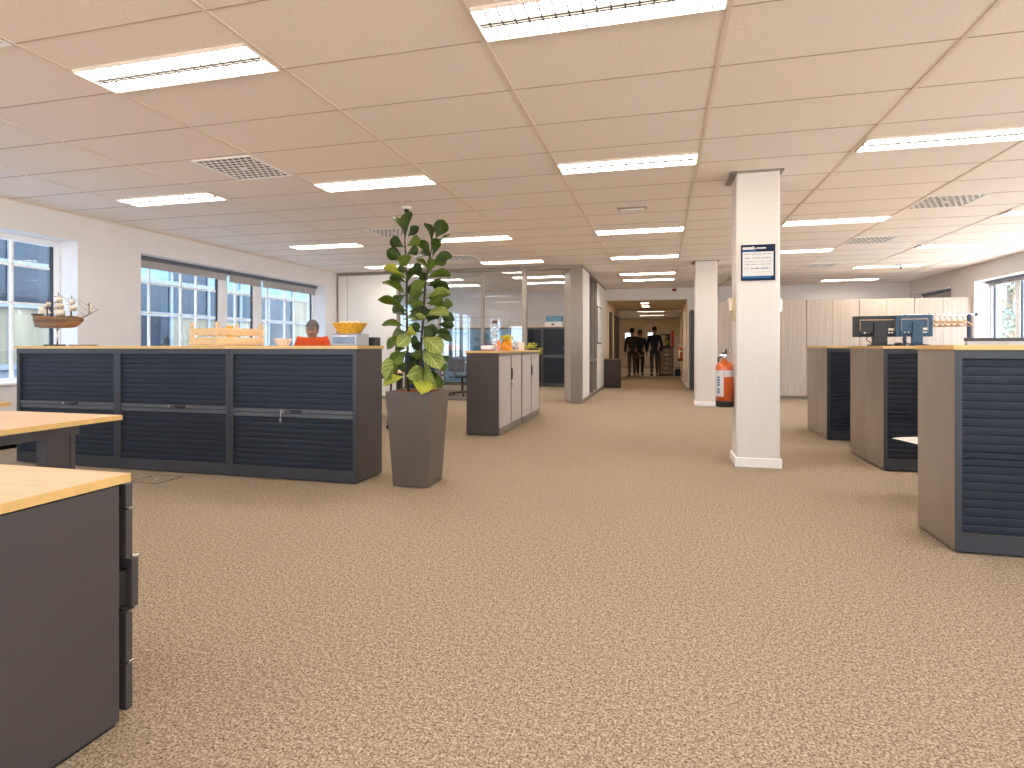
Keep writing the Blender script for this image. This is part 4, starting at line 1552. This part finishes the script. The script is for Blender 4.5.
# ------------------------------------------------------------------ desk, chair and cabinet run behind the left row
t = thing('desk', 'maple desk behind the left cabinets, its end visible beside the planter', 'desk', (-3.55, 8.25, 0))
MB().box(-1.6, 0, -.8, 0, .715, .74).make('desktop', 'oak', t, bevel=.002)
MB().box(0, .002, -.8, 0, .715, .74).make('edge_band', 'edge', t)
for sx in (-.2, -1.4):
    l_ = MB().box(sx - .03, sx + .03, -.45, -.35, .03, .715).make('leg', 'deskmetal', t, bevel=.004)
    MB().box(sx - .03, sx + .03, -.76, -.04, 0, .03).make('foot', 'deskmetal', l_, bevel=.004)
MB().box(-1.4, -.2, -.42, -.38, .62, .70).make('apron', 'deskmetal', t)
office_chair('dark office chair at the maple desk end, seen left of the fig planter', (-3.25, 7.15, 0), .9)

# ------------------------------------------------------------------ monitors on the right
def monitor(label, p, rz, m_, body, k=1.0):
    """seen from the back: local -y is the back of the screen"""
    t = thing('computer_monitor', label, 'monitor', p, rz)
    w2, z0, z1 = .205 * k, .085, .285
    MB().box(-w2, w2, -.002, .030, z0, z1).make('housing', m_, t, bevel=.006)
    MB().box(-w2 + .012, w2 - .012, .030, .032, z0 + .015, z1 - .012).make('screen', 'black', t)
    b = MB().box(-.155 * k, .150 * k, -.030, -.002, z0 + .025, z1 - .030)
    bp = b.make('rear_cover', body, t, bevel=.006)
    f = MB()
    f.box(-.150 * k, .145 * k, -.0315, -.030, z1 - .042, z1 - .036).box(-.150 * k, -.146 * k, -.0315, -.030, z0 + .06, z1 - .042).box(.141 * k, .145 * k, -.0315, -.030, z0 + .05, z1 - .042)
    f.make('cover_trim', 'hanger', bp)
    s_ = MB()
    for (a, b_) in ((-.115 * k, -.10 * k), (-.075 * k, -.06 * k), (.09 * k, .105 * k), (.115 * k, .13 * k)):
        s_.box(a, b_, -.0325, -.030, z0 + .034, z0 + .045)
    s_.make('sockets', 'whitep', bp)
    MB().box(.09 * k, .135 * k, -.0325, -.030, z0 + .06, z0 + .08).make('sticker', 'sail', bp)
    MB().box(-.055 * k + .02, .055 * k + .02, -.055, -.030, .02, z1 - .06).box(-.070 * k + .02, .060 * k + .02, -.052, -.02, .012, .10).make('stand_neck', body, t, bevel=.006)
    MB().box(-.090 * k + .02, .090 * k + .02, -.10, .07, 0, .014).make('stand_base', body, t, bevel=.005)
    MB().tube([(-.06, -.04, .13), (-.10, -.07, .06), (-.06, -.09, .02), (.10, -.10, .006)], .005, 6).make('cable', 'black', t)
    return t


monitor('black monitor seen from behind, left one of the two on the right worktop', (1.985, 6.18, TL), -.12, 'black', 'black', .97)
monitor('blue-backed monitor seen from behind, right one of the two on the worktop', (2.250, 6.06, TL), -.20, 'monblue', 'monblue', .70)
t = thing('computer_mouse', 'small black computer mouse lying between the two monitors', 'mouse', (2.07, 5.90, TL), .4)
MB().ball((0, 0, .014), .030, .048, .017, seg=14).box(-.02, .02, -.03, .03, 0, .006).make('body', 'black', t)
MB().tube([(0, .045, .014), (.01, .08, .006), (-.01, .10, .005)], .003, 6).make('cable', 'black', t)

# desk with cloth screen and white chair between the right cabinets
t = thing('desk_screen', 'beige desk screen with a dark top rail behind the nearest right cabinet', 'desk screen', (2.26, 5.15, 0))
MB().box(0, 1.5, -.018, .018, .20, 1.135).make('panel', 'deskscreen', t, bevel=.004)
MB().box(-.005, 1.52, -.022, .022, 1.135, 1.160).make('top_rail', 'deskmetal', t, bevel=.004)
for xx in (.15, 1.3):
    MB().box(xx - .02, xx + .02, -.16, .16, 0, .02).box(xx - .015, xx + .015, -.03, .03, .02, .21).make('foot', 'deskmetal', t, bevel=.003)
ch = thing('shell_chair', 'white plastic chair whose seat tip pokes out behind the nearest right cabinet', 'chair', (1.955, 4.70, 0), .25)
b = MB()
pr = [(-.27, .418), (-.20, .425), (.0, .43), (.19, .425), (.215, .40), (.19, .355), (.02, .365), (-.20, .405)]
b.prism(pr, 'y', -.20, .20)
b.make('seat', 'whitep', ch, bevel=.006)
MB().box(.19, .225, -.19, .19, .42, .80).make('backrest', 'whitep', ch, bevel=.012)
for sx in (-.03, .17):
    for sy in (-.16, .16):
        MB().tube([(sx, sy, .40), (sx * 1.2, sy * 1.1, 0)], .012, 8).make('leg', 'steel', ch)

# coat rack with hangers
RZ = 1.63
cr_ = thing('coat_rack', 'white coat rail on dark posts at the far right, behind the monitors', 'coat rack', (4.62, 11.2, 0), .0)
MB().tube([(-.66, 0, RZ), (.42, 0, RZ)], .018, 10).make('rail', 'white', cr_)
MB().ball((.44, 0, RZ), .028, seg=12).make('rail_knob', 'chairnavy', cr_)
for xx in (-.60, .34):
    l_ = MB().box(xx - .022, xx + .022, -.022, .022, .03, RZ + .01).make('post', 'chairnavy', cr_, bevel=.003)
    MB().box(xx - .025, xx + .025, -.25, .25, 0, .03).make('foot', 'chairnavy', l_, bevel=.006)
hg0 = None
for i in range(8):
    xx = 4.62 - .33 + .085 * i
    if hg0 is None:
        hg0 = thing('coat_hanger', 'wooden coat hanger hanging on the white coat rail', 'hanger', (xx, 11.2, RZ - .0065), .22, 'hangers on the coat rail')
        MB().tube([(0, -.032, -.006), (0, -.024, .020), (0, 0, .030), (0, .024, .020), (0, .032, -.002), (0, .027, -.036), (0, 0, -.07), (0, 0, -.095)], .004, 6).make('hook', 'black', hg0)
        MB().tube([(0, -.20, -.185), (0, -.10, -.125), (0, 0, -.095), (0, .10, -.125), (0, .20, -.185)], [.010, .013, .016, .013, .010], 8).make('shoulder_bar', 'hanger', hg0)
        MB().tube([(0, -.19, -.185), (0, .19, -.185)], .007, 8).make('trouser_bar', 'hanger', hg0)
    else:
        dup(hg0, (xx, 11.2, RZ - .0065), .22)

# ------------------------------------------------------------------ ash wardrobe wall
def wardrobe(label, x0, w2):
    t = thing('wardrobe', label, 'wardrobe', (x0, 13.2, 0), 0, 'tall ash wardrobes along the far right wall')
    H = 2.07
    MB().box(0, .018, 0, .58, .06, H).box(w2 - .018, w2, 0, .58, .06, H).box(0, w2, 0, .58, H - .018, H).box(.018, w2 - .018, .56, .58, .06, H - .018).box(.018, w2 - .018, .02, .56, .06, .08).make('carcass', 'ashedge', t)
    MB().box(.004, w2 - .004, .03, .55, 0, .06).make('plinth', 'alu', t)
    for k in range(2):
        a = .006 + k * (w2 / 2 - .003)
        d = MB().box(a, a + w2 / 2 - .0075, -.019, -.001, .065, H - .004).make('door', 'ash', t, bevel=.001)
        hx = (a + w2 / 2 - .0075 - .035) if k == 0 else a + .035
        if k == 0:
            MB().box(hx - .008, hx + .008, -.040, -.032, .93, 1.09).box(hx - .006, hx + .006, -.033, -.019, .94, .955).box(hx - .006, hx + .006, -.033, -.019, 1.065, 1.08).make('handle', 'steel', d, bevel=.002)
    return t


for i, lab in enumerate(['ash wardrobe seen in the gap between the two white pillars', 'ash wardrobe just right of the near pillar, behind the farthest cabinets',
                         'ash wardrobe behind the farthest right cabinet pair', 'ash wardrobe behind the two monitors', 'ash wardrobe at the window end, behind the coat rack']):
    wardrobe(lab, .965 + i * .9855, .9825)
t = thing('tall_cupboard', 'tall dark grey cupboard at the corridor mouth beside the rear pillar', 'cupboard', (.72, 15.2, 0))
MB().box(0, .02, 0, .85, .01, 2.02).box(.40, .42, 0, .85, .01, 2.02).box(.02, .40, 0, .85, 2.0, 2.02).box(.02, .40, .83, .85, .01, 2.0).box(.02, .40, 0, .83, .01, .06).make('carcass', 'charcoal', t)
MB().box(.022, .398, -.006, .012, .065, 1.995).make('door', 'charcoal', t, bevel=.002)
MB().box(.36, .37, -.022, -.006, .95, 1.10).make('handle', 'steel', t)

# ------------------------------------------------------------------ glass office partition
PYF = 11.10                                      # front of the partition
par = struct_empty('wall_partition', (0, 0, 0))
a0, a1 = PYF, PYF + .09
MB().box(XL + .04, -5.36, a0 + .01, a1 - .01, .06, ZT - .07).make('solid_panel', 'cream', par)
MB().box(-6.53, -6.52, a0 + .006, a0 + .012, .06, ZT - .07).make('panel_joint', 'gap', par)
fr = MB()
fr.box(XL + .002, OX0, a0, a1, ZT - .07, ZT - .002)
fr.box(XL + .002, -2.62, a0, a1, .0005, .065)
fr.box(XL + .002, XL + .04, a0, a1, .065, ZT - .07)
for xx in (-5.345, -4.43, -3.495):
    fr.box(xx - .028, xx + .028, a0, a1, .065, ZT - .07)
fr.box(-2.665, -2.575, a0, a1, .0005, ZT - .07)
fr.box(-1.70, -1.585, a0, a1, .0005, ZT - .07)
fr.box(-1.585, OX0 - .001, a0 - .004, a1 + .06, .0005, ZT - .002)
fr.make('frame', 'alu', par, bevel=.004)
for (xa, xb) in ((-5.317, -4.458), (-4.402, -3.523), (-3.467, -2.665)):
    MB().box(xa, xb, a0 + .04, a0 + .048, .065, ZT - .07).make('pane', 'pglass', par)
MB().box(-4.72, -3.1, a0 + .038, a0 + .039, 1.69, 1.70).make('glass_marking', 'alu', par)
sd = struct_empty('wall_partition_side', (0, 0, 0))
b0, b1 = OX0 - .09, OX0
yA, yB, yC, yD = a1 + .061, 12.3, 13.8, YB - .001
MB().box(b0, b1, yA, yB, .07, ZT - .05).box(b0, b1, yC, yD, .07, ZT - .05).make('white_panels', 'white', sd)
fr = MB().box(b0, b1 + .004, yA, yD, ZT - .05, ZT - .002).box(b0, b1 + .006, yA, yD, .0005, .07)
for yy in (yB, 13.02, yC - .03):
    fr.box(b0 + .01, b1 + .002, yy, yy + .03, .07, ZT - .05)
fr.box(b0 + .01, b1 + .001, yB + .03, yC - .03, .78, .81)
fr.make('frame', 'alu', sd)
MB().box(b0 + .04, b0 + .048, yB + .03, yC - .03, .07, ZT - .05).make('pane', 'pglass', sd)
# door of the glass office, standing open into it
dr = struct_empty('door_1', (-1.705, PYF + .06, 0))
dr.rotation_euler = (0, 0, -math.radians(73))
lf = MB().box(-.90, 0, .0, .042, .012, ZT - .08)
lf.make('door_leaf', 'leafboard', dr, bevel=.003)
hd = MB()
for s in (-.03, .072):
    hd.tube([(-.85, .0 if s < 0 else .042, 1.05), (-.85, s, 1.05), (-.73, s, 1.05)], .010, 8)
hd.box(-.868, -.832, -.004, .046, .94, 1.10)
hd.make('door_handle', 'steel', dr)
t = thing('wall_notice', 'framed notice on the white side wall of the glass office, facing the walkway', 'notice', (OX0 + .001, 14.3, 1.62))
MB().box(0, .012, -.48, .48, -.46, .46).make('frame', 'black', t, bevel=.003)
MB().box(.012, .014, -.44, .44, -.42, .42).make('sheet', 'label', t)

# ------------------------------------------------------------------ inside the glass office
def office_cab(label, x0, w2, doors, hz_=1.63):
    t = thing('office_cabinet', label, 'cabinet', (x0, 15.55, 0), 0, 'cabinets along the back of the glass office')
    D = .45
    MB().box(0, .03, 0, D, 0, hz_).box(w2 - .03, w2, 0, D, 0, hz_).box(.03, w2 - .03, 0, D, hz_ - .05, hz_).box(.03, w2 - .03, D - .02, D, .1, hz_ - .05).box(.03, w2 - .03, .004, D, 0, .1).make('carcass', 'charcoal', t)
    if doors == 'shutter':
        q = MB()
        n = 28
        hh_ = (hz_ - .15) / n
        for i in range(n):
            za = .1 + i * hh_
            k = len(q.v)
            q.v += [(.03, .02, za), (w2 - .03, .02, za), (.03, .012, za + .006), (w2 - .03, .012, za + .006), (.03, .018, za + hh_), (w2 - .03, .018, za + hh_)]
            q.face((k, k + 1, k + 3, k + 2))
            q.face((k + 2, k + 3, k + 5, k + 4))
        q.make('shutter', 'slat', t)
        MB().box(.03, w2 - .03, .002, .02, .80, .88).make('shutter_rail', 'rail', t)
    else:
        for k in range(2):
            a = .034 + k * (w2 / 2 - .034)
            d = MB().box(a, a + w2 / 2 - .038, .002, .02, .105, hz_ - .055).make('glass_door', doors, t)
            MB().box(a + .02, a + .03, -.012, .002, .80, .95).make('handle', 'steel', d)
    MB().box(-.001, w2 + .001, -.01, D, hz_, hz_ + .025).make('top_board', 'oak', t)
    return t


office_cab('dark shutter cabinet seen through the open glass office door', -3.16, 1.2, 'shutter')
office_cab('narrow dark cabinet behind the door post of the glass office', -3.60, .43, 'slat')
office_cab('glass-door cabinet, blue reflection put into the door colour, behind the clear dispenser jar', -4.82, 1.2, 'blue_reflection')
office_cab('glass-door cabinet, blue reflection put into the door colour, behind the potted plant', -6.04, 1.2, 'blue_reflection')
t = thing('storage_box', 'blue and white box on the dark cabinet inside the glass office', 'box', (-2.86, 15.75, 1.656))
MB().box(-.25, .25, -.13, .13, 0, .13).make('box_body', 'whitep', t, bevel=.006)
MB().box(-.22, .22, -.11, .11, .13, .29).make('lid', 'boxblue', t, bevel=.01)
MB().box(-.06, .02, -.134, -.13, .03, .08).make('label_patch', 'monblue', t)
for i, (w2, m_, lab) in enumerate([(.62, 'rose', 'rose folder lying at the bottom of the folder pile in the glass office'), (.60, 'sail', 'cream folder in the middle of the folder pile in the glass office'), (.48, 'wicker', 'yellow folder on top of the folder pile in the glass office')]):
    t = thing('folder', lab, 'folder', (-3.98 + i * .03, 15.78, 1.6558 + i * .0415), 0, 'folders on the glass office cabinets')
    MB().box(-w2 / 2, w2 / 2, -.15, .15, 0, .006).box(-w2 / 2, w2 / 2, -.15, .15, .034, .040).box(-w2 / 2, w2 / 2, .144, .15, .006, .034).make('cover', m_, t)
    MB().box(-w2 / 2 + .01, w2 / 2 - .01, -.145, .144, .006, .034).make('pages', 'label', t)
# meeting table with things on it
t = thing('meeting_table', 'maple meeting table behind the glass wall, between the plant and the middle cupboards', 'table', (-4.85, 13.0, 0))
MB().box(-.9, .9, -.5, .5, .715, .74).make('tabletop', 'oak', t, bevel=.003)
for sx in (-.8, .8):
    for sy in (-.42, .42):
        MB().box(sx - .025, sx + .025, sy - .025, sy + .025, 0, .715).make('leg', 'alu', t)
t = thing('leather_case', 'brown leather case with rose lid on the meeting table', 'case', (-4.76, 12.9, .7405), .1)
MB().box(-.14, .14, -.08, .08, 0, .30).make('body', 'brown', t, bevel=.012)
MB().box(-.145, .145, -.085, .085, .30, .40).tube([(-.06, 0, .40), (-.05, 0, .46), (.05, 0, .46), (.06, 0, .40)], .010, 8).make('lid', 'rose', t, bevel=.01)
MB().box(-.04, .04, -.09, -.085, .25, .29).make('name_tag', 'label', t)
for (xx, m_, nm, cat, lab) in [(-5.02, 'whitep', 'cup', 'cup', 'white cup on the meeting table left of the leather case'), (-4.50, 'blush', 'cup', 'cup', 'pink cup on the meeting table right of the leather case'), (-4.33, 'lime', 'cup', 'cup', 'lime cup near the right end of the meeting table')]:
    t = thing(nm, lab, cat, (xx, 12.72, .7405), 0, 'cups on the meeting table')
    MB().lathe([(.035, 0), (.045, .11), (.040, .11), (.031, .008), (.0001, .006)], seg=16).make('cup_body', m_, t)
    MB().tube([(.042, 0, .085), (.070, 0, .08), (.070, 0, .04), (.038, 0, .03)], .006, 6).make('handle', m_, t)
t = thing('water_bottle', 'slim white bottle on the meeting table beside the leather case', 'bottle', (-5.17, 12.85, .7405))
MB().lathe([(.038, 0), (.04, .01), (.04, .17), (.016, .21), (.016, .24)], seg=16).make('bottle_body', 'whitep', t)
MB().lathe([(.019, .235), (.019, .265), (.0001, .265)], seg=12).make('cap', 'monblue', t)
office_chair('navy chair at the meeting table, seen right of the planter behind glass', (-5.05, 12.28, 0), .25)
office_chair('navy chair at the meeting table, half hidden by the middle cupboards', (-4.30, 12.2, 0), -.2)

# ------------------------------------------------------------------ corridor and the far room
struct('wall_corridor_left', MB().box(OX0 - .15, OX0, YB + .2, 20.7, 0, 2.37), 'corr')
struct('wall_corridor_right', MB().box(OX1, OX1 + .15, YB + .2, 20.7, 0, 2.37), 'corr')
struct('ceiling_corridor', MB().box(OX0 - .15, OX1 + .15, YB + .2, 20.7, 2.37, 2.55), 'soffit')
for i, yy in enumerate((17.2, 18.9, 20.0)):
    d = struct_empty('door_%d' % (i + 2), (OX0, yy, 0))
    MB().box(.0, .05, -.08, .62, 0.001, 2.12).make('door_frame', 'doordark', d)
    MB().box(.0, .035, 0, .54, 0.002, 2.06).make('door_leaf', 'brown', d)
d = struct_empty('door_5', (OX1, 17.4, 0))
MB().box(-.03, 0, -.06, 0, .001, 2.12).box(-.03, 0, .9, .96, .001, 2.12).box(-.03, 0, 0, .9, 2.06, 2.12).make('door_frame', 'white', d)
MB().box(-.02, 0, 0, .9, .002, 2.06).make('door_leaf', 'cream', d)
MB().box(-.05, -.02, .06, .18, 1.02, 1.05).make('door_handle', 'steel', d)
struct('baseboard_corridor', MB().box(OX1 - .015, OX1, YB + .2, 17.3, 0, .08).box(OX1 - .015, OX1, 18.4, 20.7, 0, .08), 'white')
for (yy, lab) in ((17.2, 'near round downlight in the low corridor ceiling'), (18.5, 'far round downlight in the low corridor ceiling')):
    t = thing('downlight', lab, 'downlight', (-.46, yy, 2.37), 0, 'round downlights in the corridor')
    MB().lathe([(.14, 0), (.14, -.014), (.118, -.014), (.118, 0)], seg=24).make('ring', 'whitep', t)
    MB().lathe([(.118, -.004), (.118, -.010), (.0001, -.010)], seg=24).make('lens', 'lampw', t)
FX0, FX1, FY = -2.6, 1.05, 33.0
struct('wall_far_left', MB().box(FX0 - .15, FX0, 20.7, FY, 0, ZT), 'corr')
struct('wall_far_right', MB().box(FX1, FX1 + .15, 20.7, FY, 0, ZT).box(FX1 - .2, FX1, 23.6, 23.9, 0, ZT).box(FX1 - .2, FX1, 27.6, 27.9, 0, ZT), 'corr')
m = MB().box(FX0, FX1, FY, FY + .2, 0, 1.5).box(FX0, FX1, FY, FY + .2, 1.9, ZT)
m.box(FX0, -2.0, FY, FY + .2, 1.5, 1.9).box(-1.6, -.75, FY, FY + .2, 1.5, 1.9).box(-.35, FX1, FY, FY + .2, 1.5, 1.9)
struct('wall_far_back', m, 'corr')
m = MB().box(FX0 - .15, OX0 - .15, 20.5, 20.7, 0, ZT).box(OX1 + .15, FX1 + .15, 20.5, 20.7, 0, ZT).box(OX0 - .15, OX1 + .15, 20.6, 20.7, 2.37, ZT)
struct('wall_far_front', m, 'corr')
struct('ceiling_far', MB().box(FX0 - .15, FX1 + .15, 20.7, FY + .2, ZT, ZT + .1), 'tile')
for i, (yy, lab) in enumerate(((23.2, 'ceiling light in the far room beyond the corridor, nearest one'), (26.4, 'ceiling light in the far room above the standing people'), (29.6, 'farthest ceiling light of the room beyond the corridor'))):
    dup(l0, (-.45, yy, ZT), None, lab, 'ceiling lights of the far room')
for i, (xa, xb) in enumerate(((-2.0, -1.6), (-.75, -.35))):
    wd_ = struct_empty('window_%d' % (10 + i), (0, FY, 0))
    MB().box(xa, xa + .05, .02, .08, 1.5, 1.9).box(xb - .05, xb, .02, .08, 1.5, 1.9).box(xa + .05, xb - .05, .02, .08, 1.5, 1.53).box(xa + .05, xb - .05, .02, .08, 1.87, 1.9).make('window_frame', 'white', wd_)
    MB().box(xa + .05, xb - .05, .04, .046, 1.53, 1.87).make('pane', 'glass', wd_)
t = thing('waste_cabinet', 'low dark cabinet with pale top at the left of the corridor mouth', 'cabinet', (-1.475, 15.55, 0))
MB().box(0, .42, 0, .4, .0, .745).make('body', 'black', t, bevel=.004)
MB().box(-.004, .424, -.004, .404, .745, .775).make('top', 'brown', t, bevel=.003)
MB().box(.02, .40, -.008, .0, .05, .72).make('door', 'doordark', t, bevel=.002)
ct = thing('chest_of_drawers', 'wooden chest of six drawers beyond the people in the corridor', 'chest of drawers', (-.08, 22.7, 0))
MB().box(0, .03, 0, .42, 0, 1.07).box(.50, .53, 0, .42, 0, 1.07).box(.03, .50, .40, .42, 0, 1.07).box(.03, .50, .02, .40, 0, .05).box(-.01, .54, -.01, .43, 1.07, 1.09).make('carcass', 'doordark', ct)
for i in range(6):
    d = MB().box(.034, .496, -.004, .38, .055 + i * .168, .055 + i * .168 + .150).make('drawer', 'chest', ct, bevel=.006)
    MB().box(.20, .33, -.022, -.004, .12 + i * .168, .135 + i * .168).make('drawer_pull', 'steel', d)
t = thing('framed_picture', 'dark framed picture with pale flowers on the chest of drawers', 'picture', (.16, 22.9, 1.0905))
MB().box(-.18, .18, -.02, .02, 0, .50).make('frame', 'black', t, bevel=.006)
MB().box(-.15, -.02, -.024, -.02, .03, .47).make('gold_panel', 'brass', t)
b = MB()
for k in range(14):
    b.ball((random.uniform(0, .13), -.022, random.uniform(.05, .44)), random.uniform(.02, .035), .004, seg=8)
b.make('flower_motif', 'lime', t)
t = thing('red_binder', 'red binder standing upright on the chest of drawers', 'binder', (.42, 22.9, 1.0905))
MB().box(-.05, -.044, -.16, .16, 0, .62).box(.044, .05, -.16, .16, 0, .62).box(-.044, .044, -.16, -.154, 0, .62).make('cover', 'red2', t)
MB().box(-.042, .042, -.15, .15, .01, .60).make('pages', 'label', t)
t = thing('dark_bag', 'dark bag on the floor right of the chest of drawers', 'bag', (.60, 22.6, 0))
MB().box(-.10, .10, -.08, .08, 0, .26).tube([(-.05, 0, .25), (-.04, 0, .36), (.04, 0, .36), (.05, 0, .25)], .008, 6).make('bag_body', 'chairnavy', t, bevel=.03)
t = thing('red_notice', 'red notice sheet on the corridor wall above the small extinguisher', 'notice', (OX1 - .001, 19.5, 1.75))
MB().box(-.012, 0, -.16, .16, -.22, .22).make('sheet', 'red2', t)
MB().box(-.014, -.012, -.12, .12, -.05, .17).make('white_field', 'label', t)

# floor socket lid in the carpet near the left cabinets
t = thing('floor_socket', 'square floor socket lid set in the carpet before the left cabinets', 'floor socket', (-4.02, 3.86, 0.0003))
MB().box(-.14, .14, -.13, -.122, 0, .004).box(-.14, .14, .122, .13, 0, .004).box(-.14, -.132, -.122, .122, 0, .004).box(.132, .14, -.122, .122, 0, .004).make('rim', 'steel', t)
MB().box(-.13, .13, -.12, .12, .0, .003).make('lid', 'carpet', t)

# ------------------------------------------------------------------ outside
struct('ground', MB().box(-60, -7.3, -8, 80, -.5, -.25), 'asphalt')
bd = thing('office_building', 'neighbouring building with blue glass front seen through the left windows', 'building', (-14.0, 0, -.25))
MB().box(-8, -.05, -6, 46, 0, 12).make('wall', 'fac_brick', bd)
fr = MB()
for zz in (.9, 2.28, 3.22, 5.55, 7.9):
    fr.box(-.06, .06, -6, 46, zz - .06, zz + .06)
for i in range(30):
    yy = -2 + i * 1.45
    fr.box(-.06, .05, yy - .045, yy + .045, .96, 7.84)
fr.make('mullions', 'fac_brick', bd)
random.seed(11)
for i in range(29):
    y0_, y1_ = -2 + i * 1.45 + .045, -2 + (i + 1) * 1.45 - .045
    if y0_ < 6 or y0_ > 37:
        continue
    for (z0, z1, mm) in ((.96, 2.22, 'fac_beige'), (2.34, 3.16, 'fac_navy'), (3.28, 5.49, 'fac_light')):
        if mm == 'fac_light' and (i % 5 == 1 or y0_ < 11.5):
            mm = 'fac_navy'
        if mm == 'fac_beige' and i % 4 == 2:
            mm = 'fac_navy'
        if mm == 'fac_navy' and z0 > 2 and z0 < 3 and i % 6 == 3:
            mm = 'fac_beige'
        MB().box(-.05, .0, y0_, y1_, z0, z1).make('window_panel', mm, bd)


def tree(label, p, h_, cr, seed):
    random.seed(seed)
    t = thing('tree', label, 'tree', p, 0, 'trees outside the right windows')
    k = MB().tube([(0, 0, 0), (.05, .03, h_ * .35), (-.03, .06, h_ * .7)], [.16, .12, .05], 10)
    for a in range(7):
        an = a * .9
        k.tube([(.03, .03, h_ * (.35 + .05 * a)), (cr * .7 * math.cos(an), cr * .7 * math.sin(an), h_ * (.5 + .06 * a))], [.05, .015], 6)
    k.make('trunk', 'trunk', t)
    q = MB()
    for c_ in range(60):
        u = Vector((random.gauss(0, 1), random.gauss(0, 1), random.gauss(0, 1))).normalized() * cr * random.uniform(.4, 1)
        cc_ = Vector((0, 0, h_ * .62)) + Vector((u.x, u.y, u.z * 1.1))
        for l_ in range(40):
            o_ = cc_ + Vector((random.gauss(0, .28), random.gauss(0, .28), random.gauss(0, .22)))
            n = Vector((random.uniform(-1, 1), random.uniform(-1, 1), random.uniform(-1, 1))).normalized()
            a = n.orthogonal().normalized() * .085
            b_ = n.cross(a).normalized() * .055
            q.quad(o_ - a, o_ - b_, o_ + a, o_ + b_)
    q.make('crown', 'treeleaf', t)
    return t


tree('pale leafy tree outside the right window, directly behind the pane', (10.2, 20.6, -.25), 4.6, 1.9, 5)
tree('leafy tree outside the right window, farther along', (15.5, 15.5, -.25), 5.0, 1.9, 6)
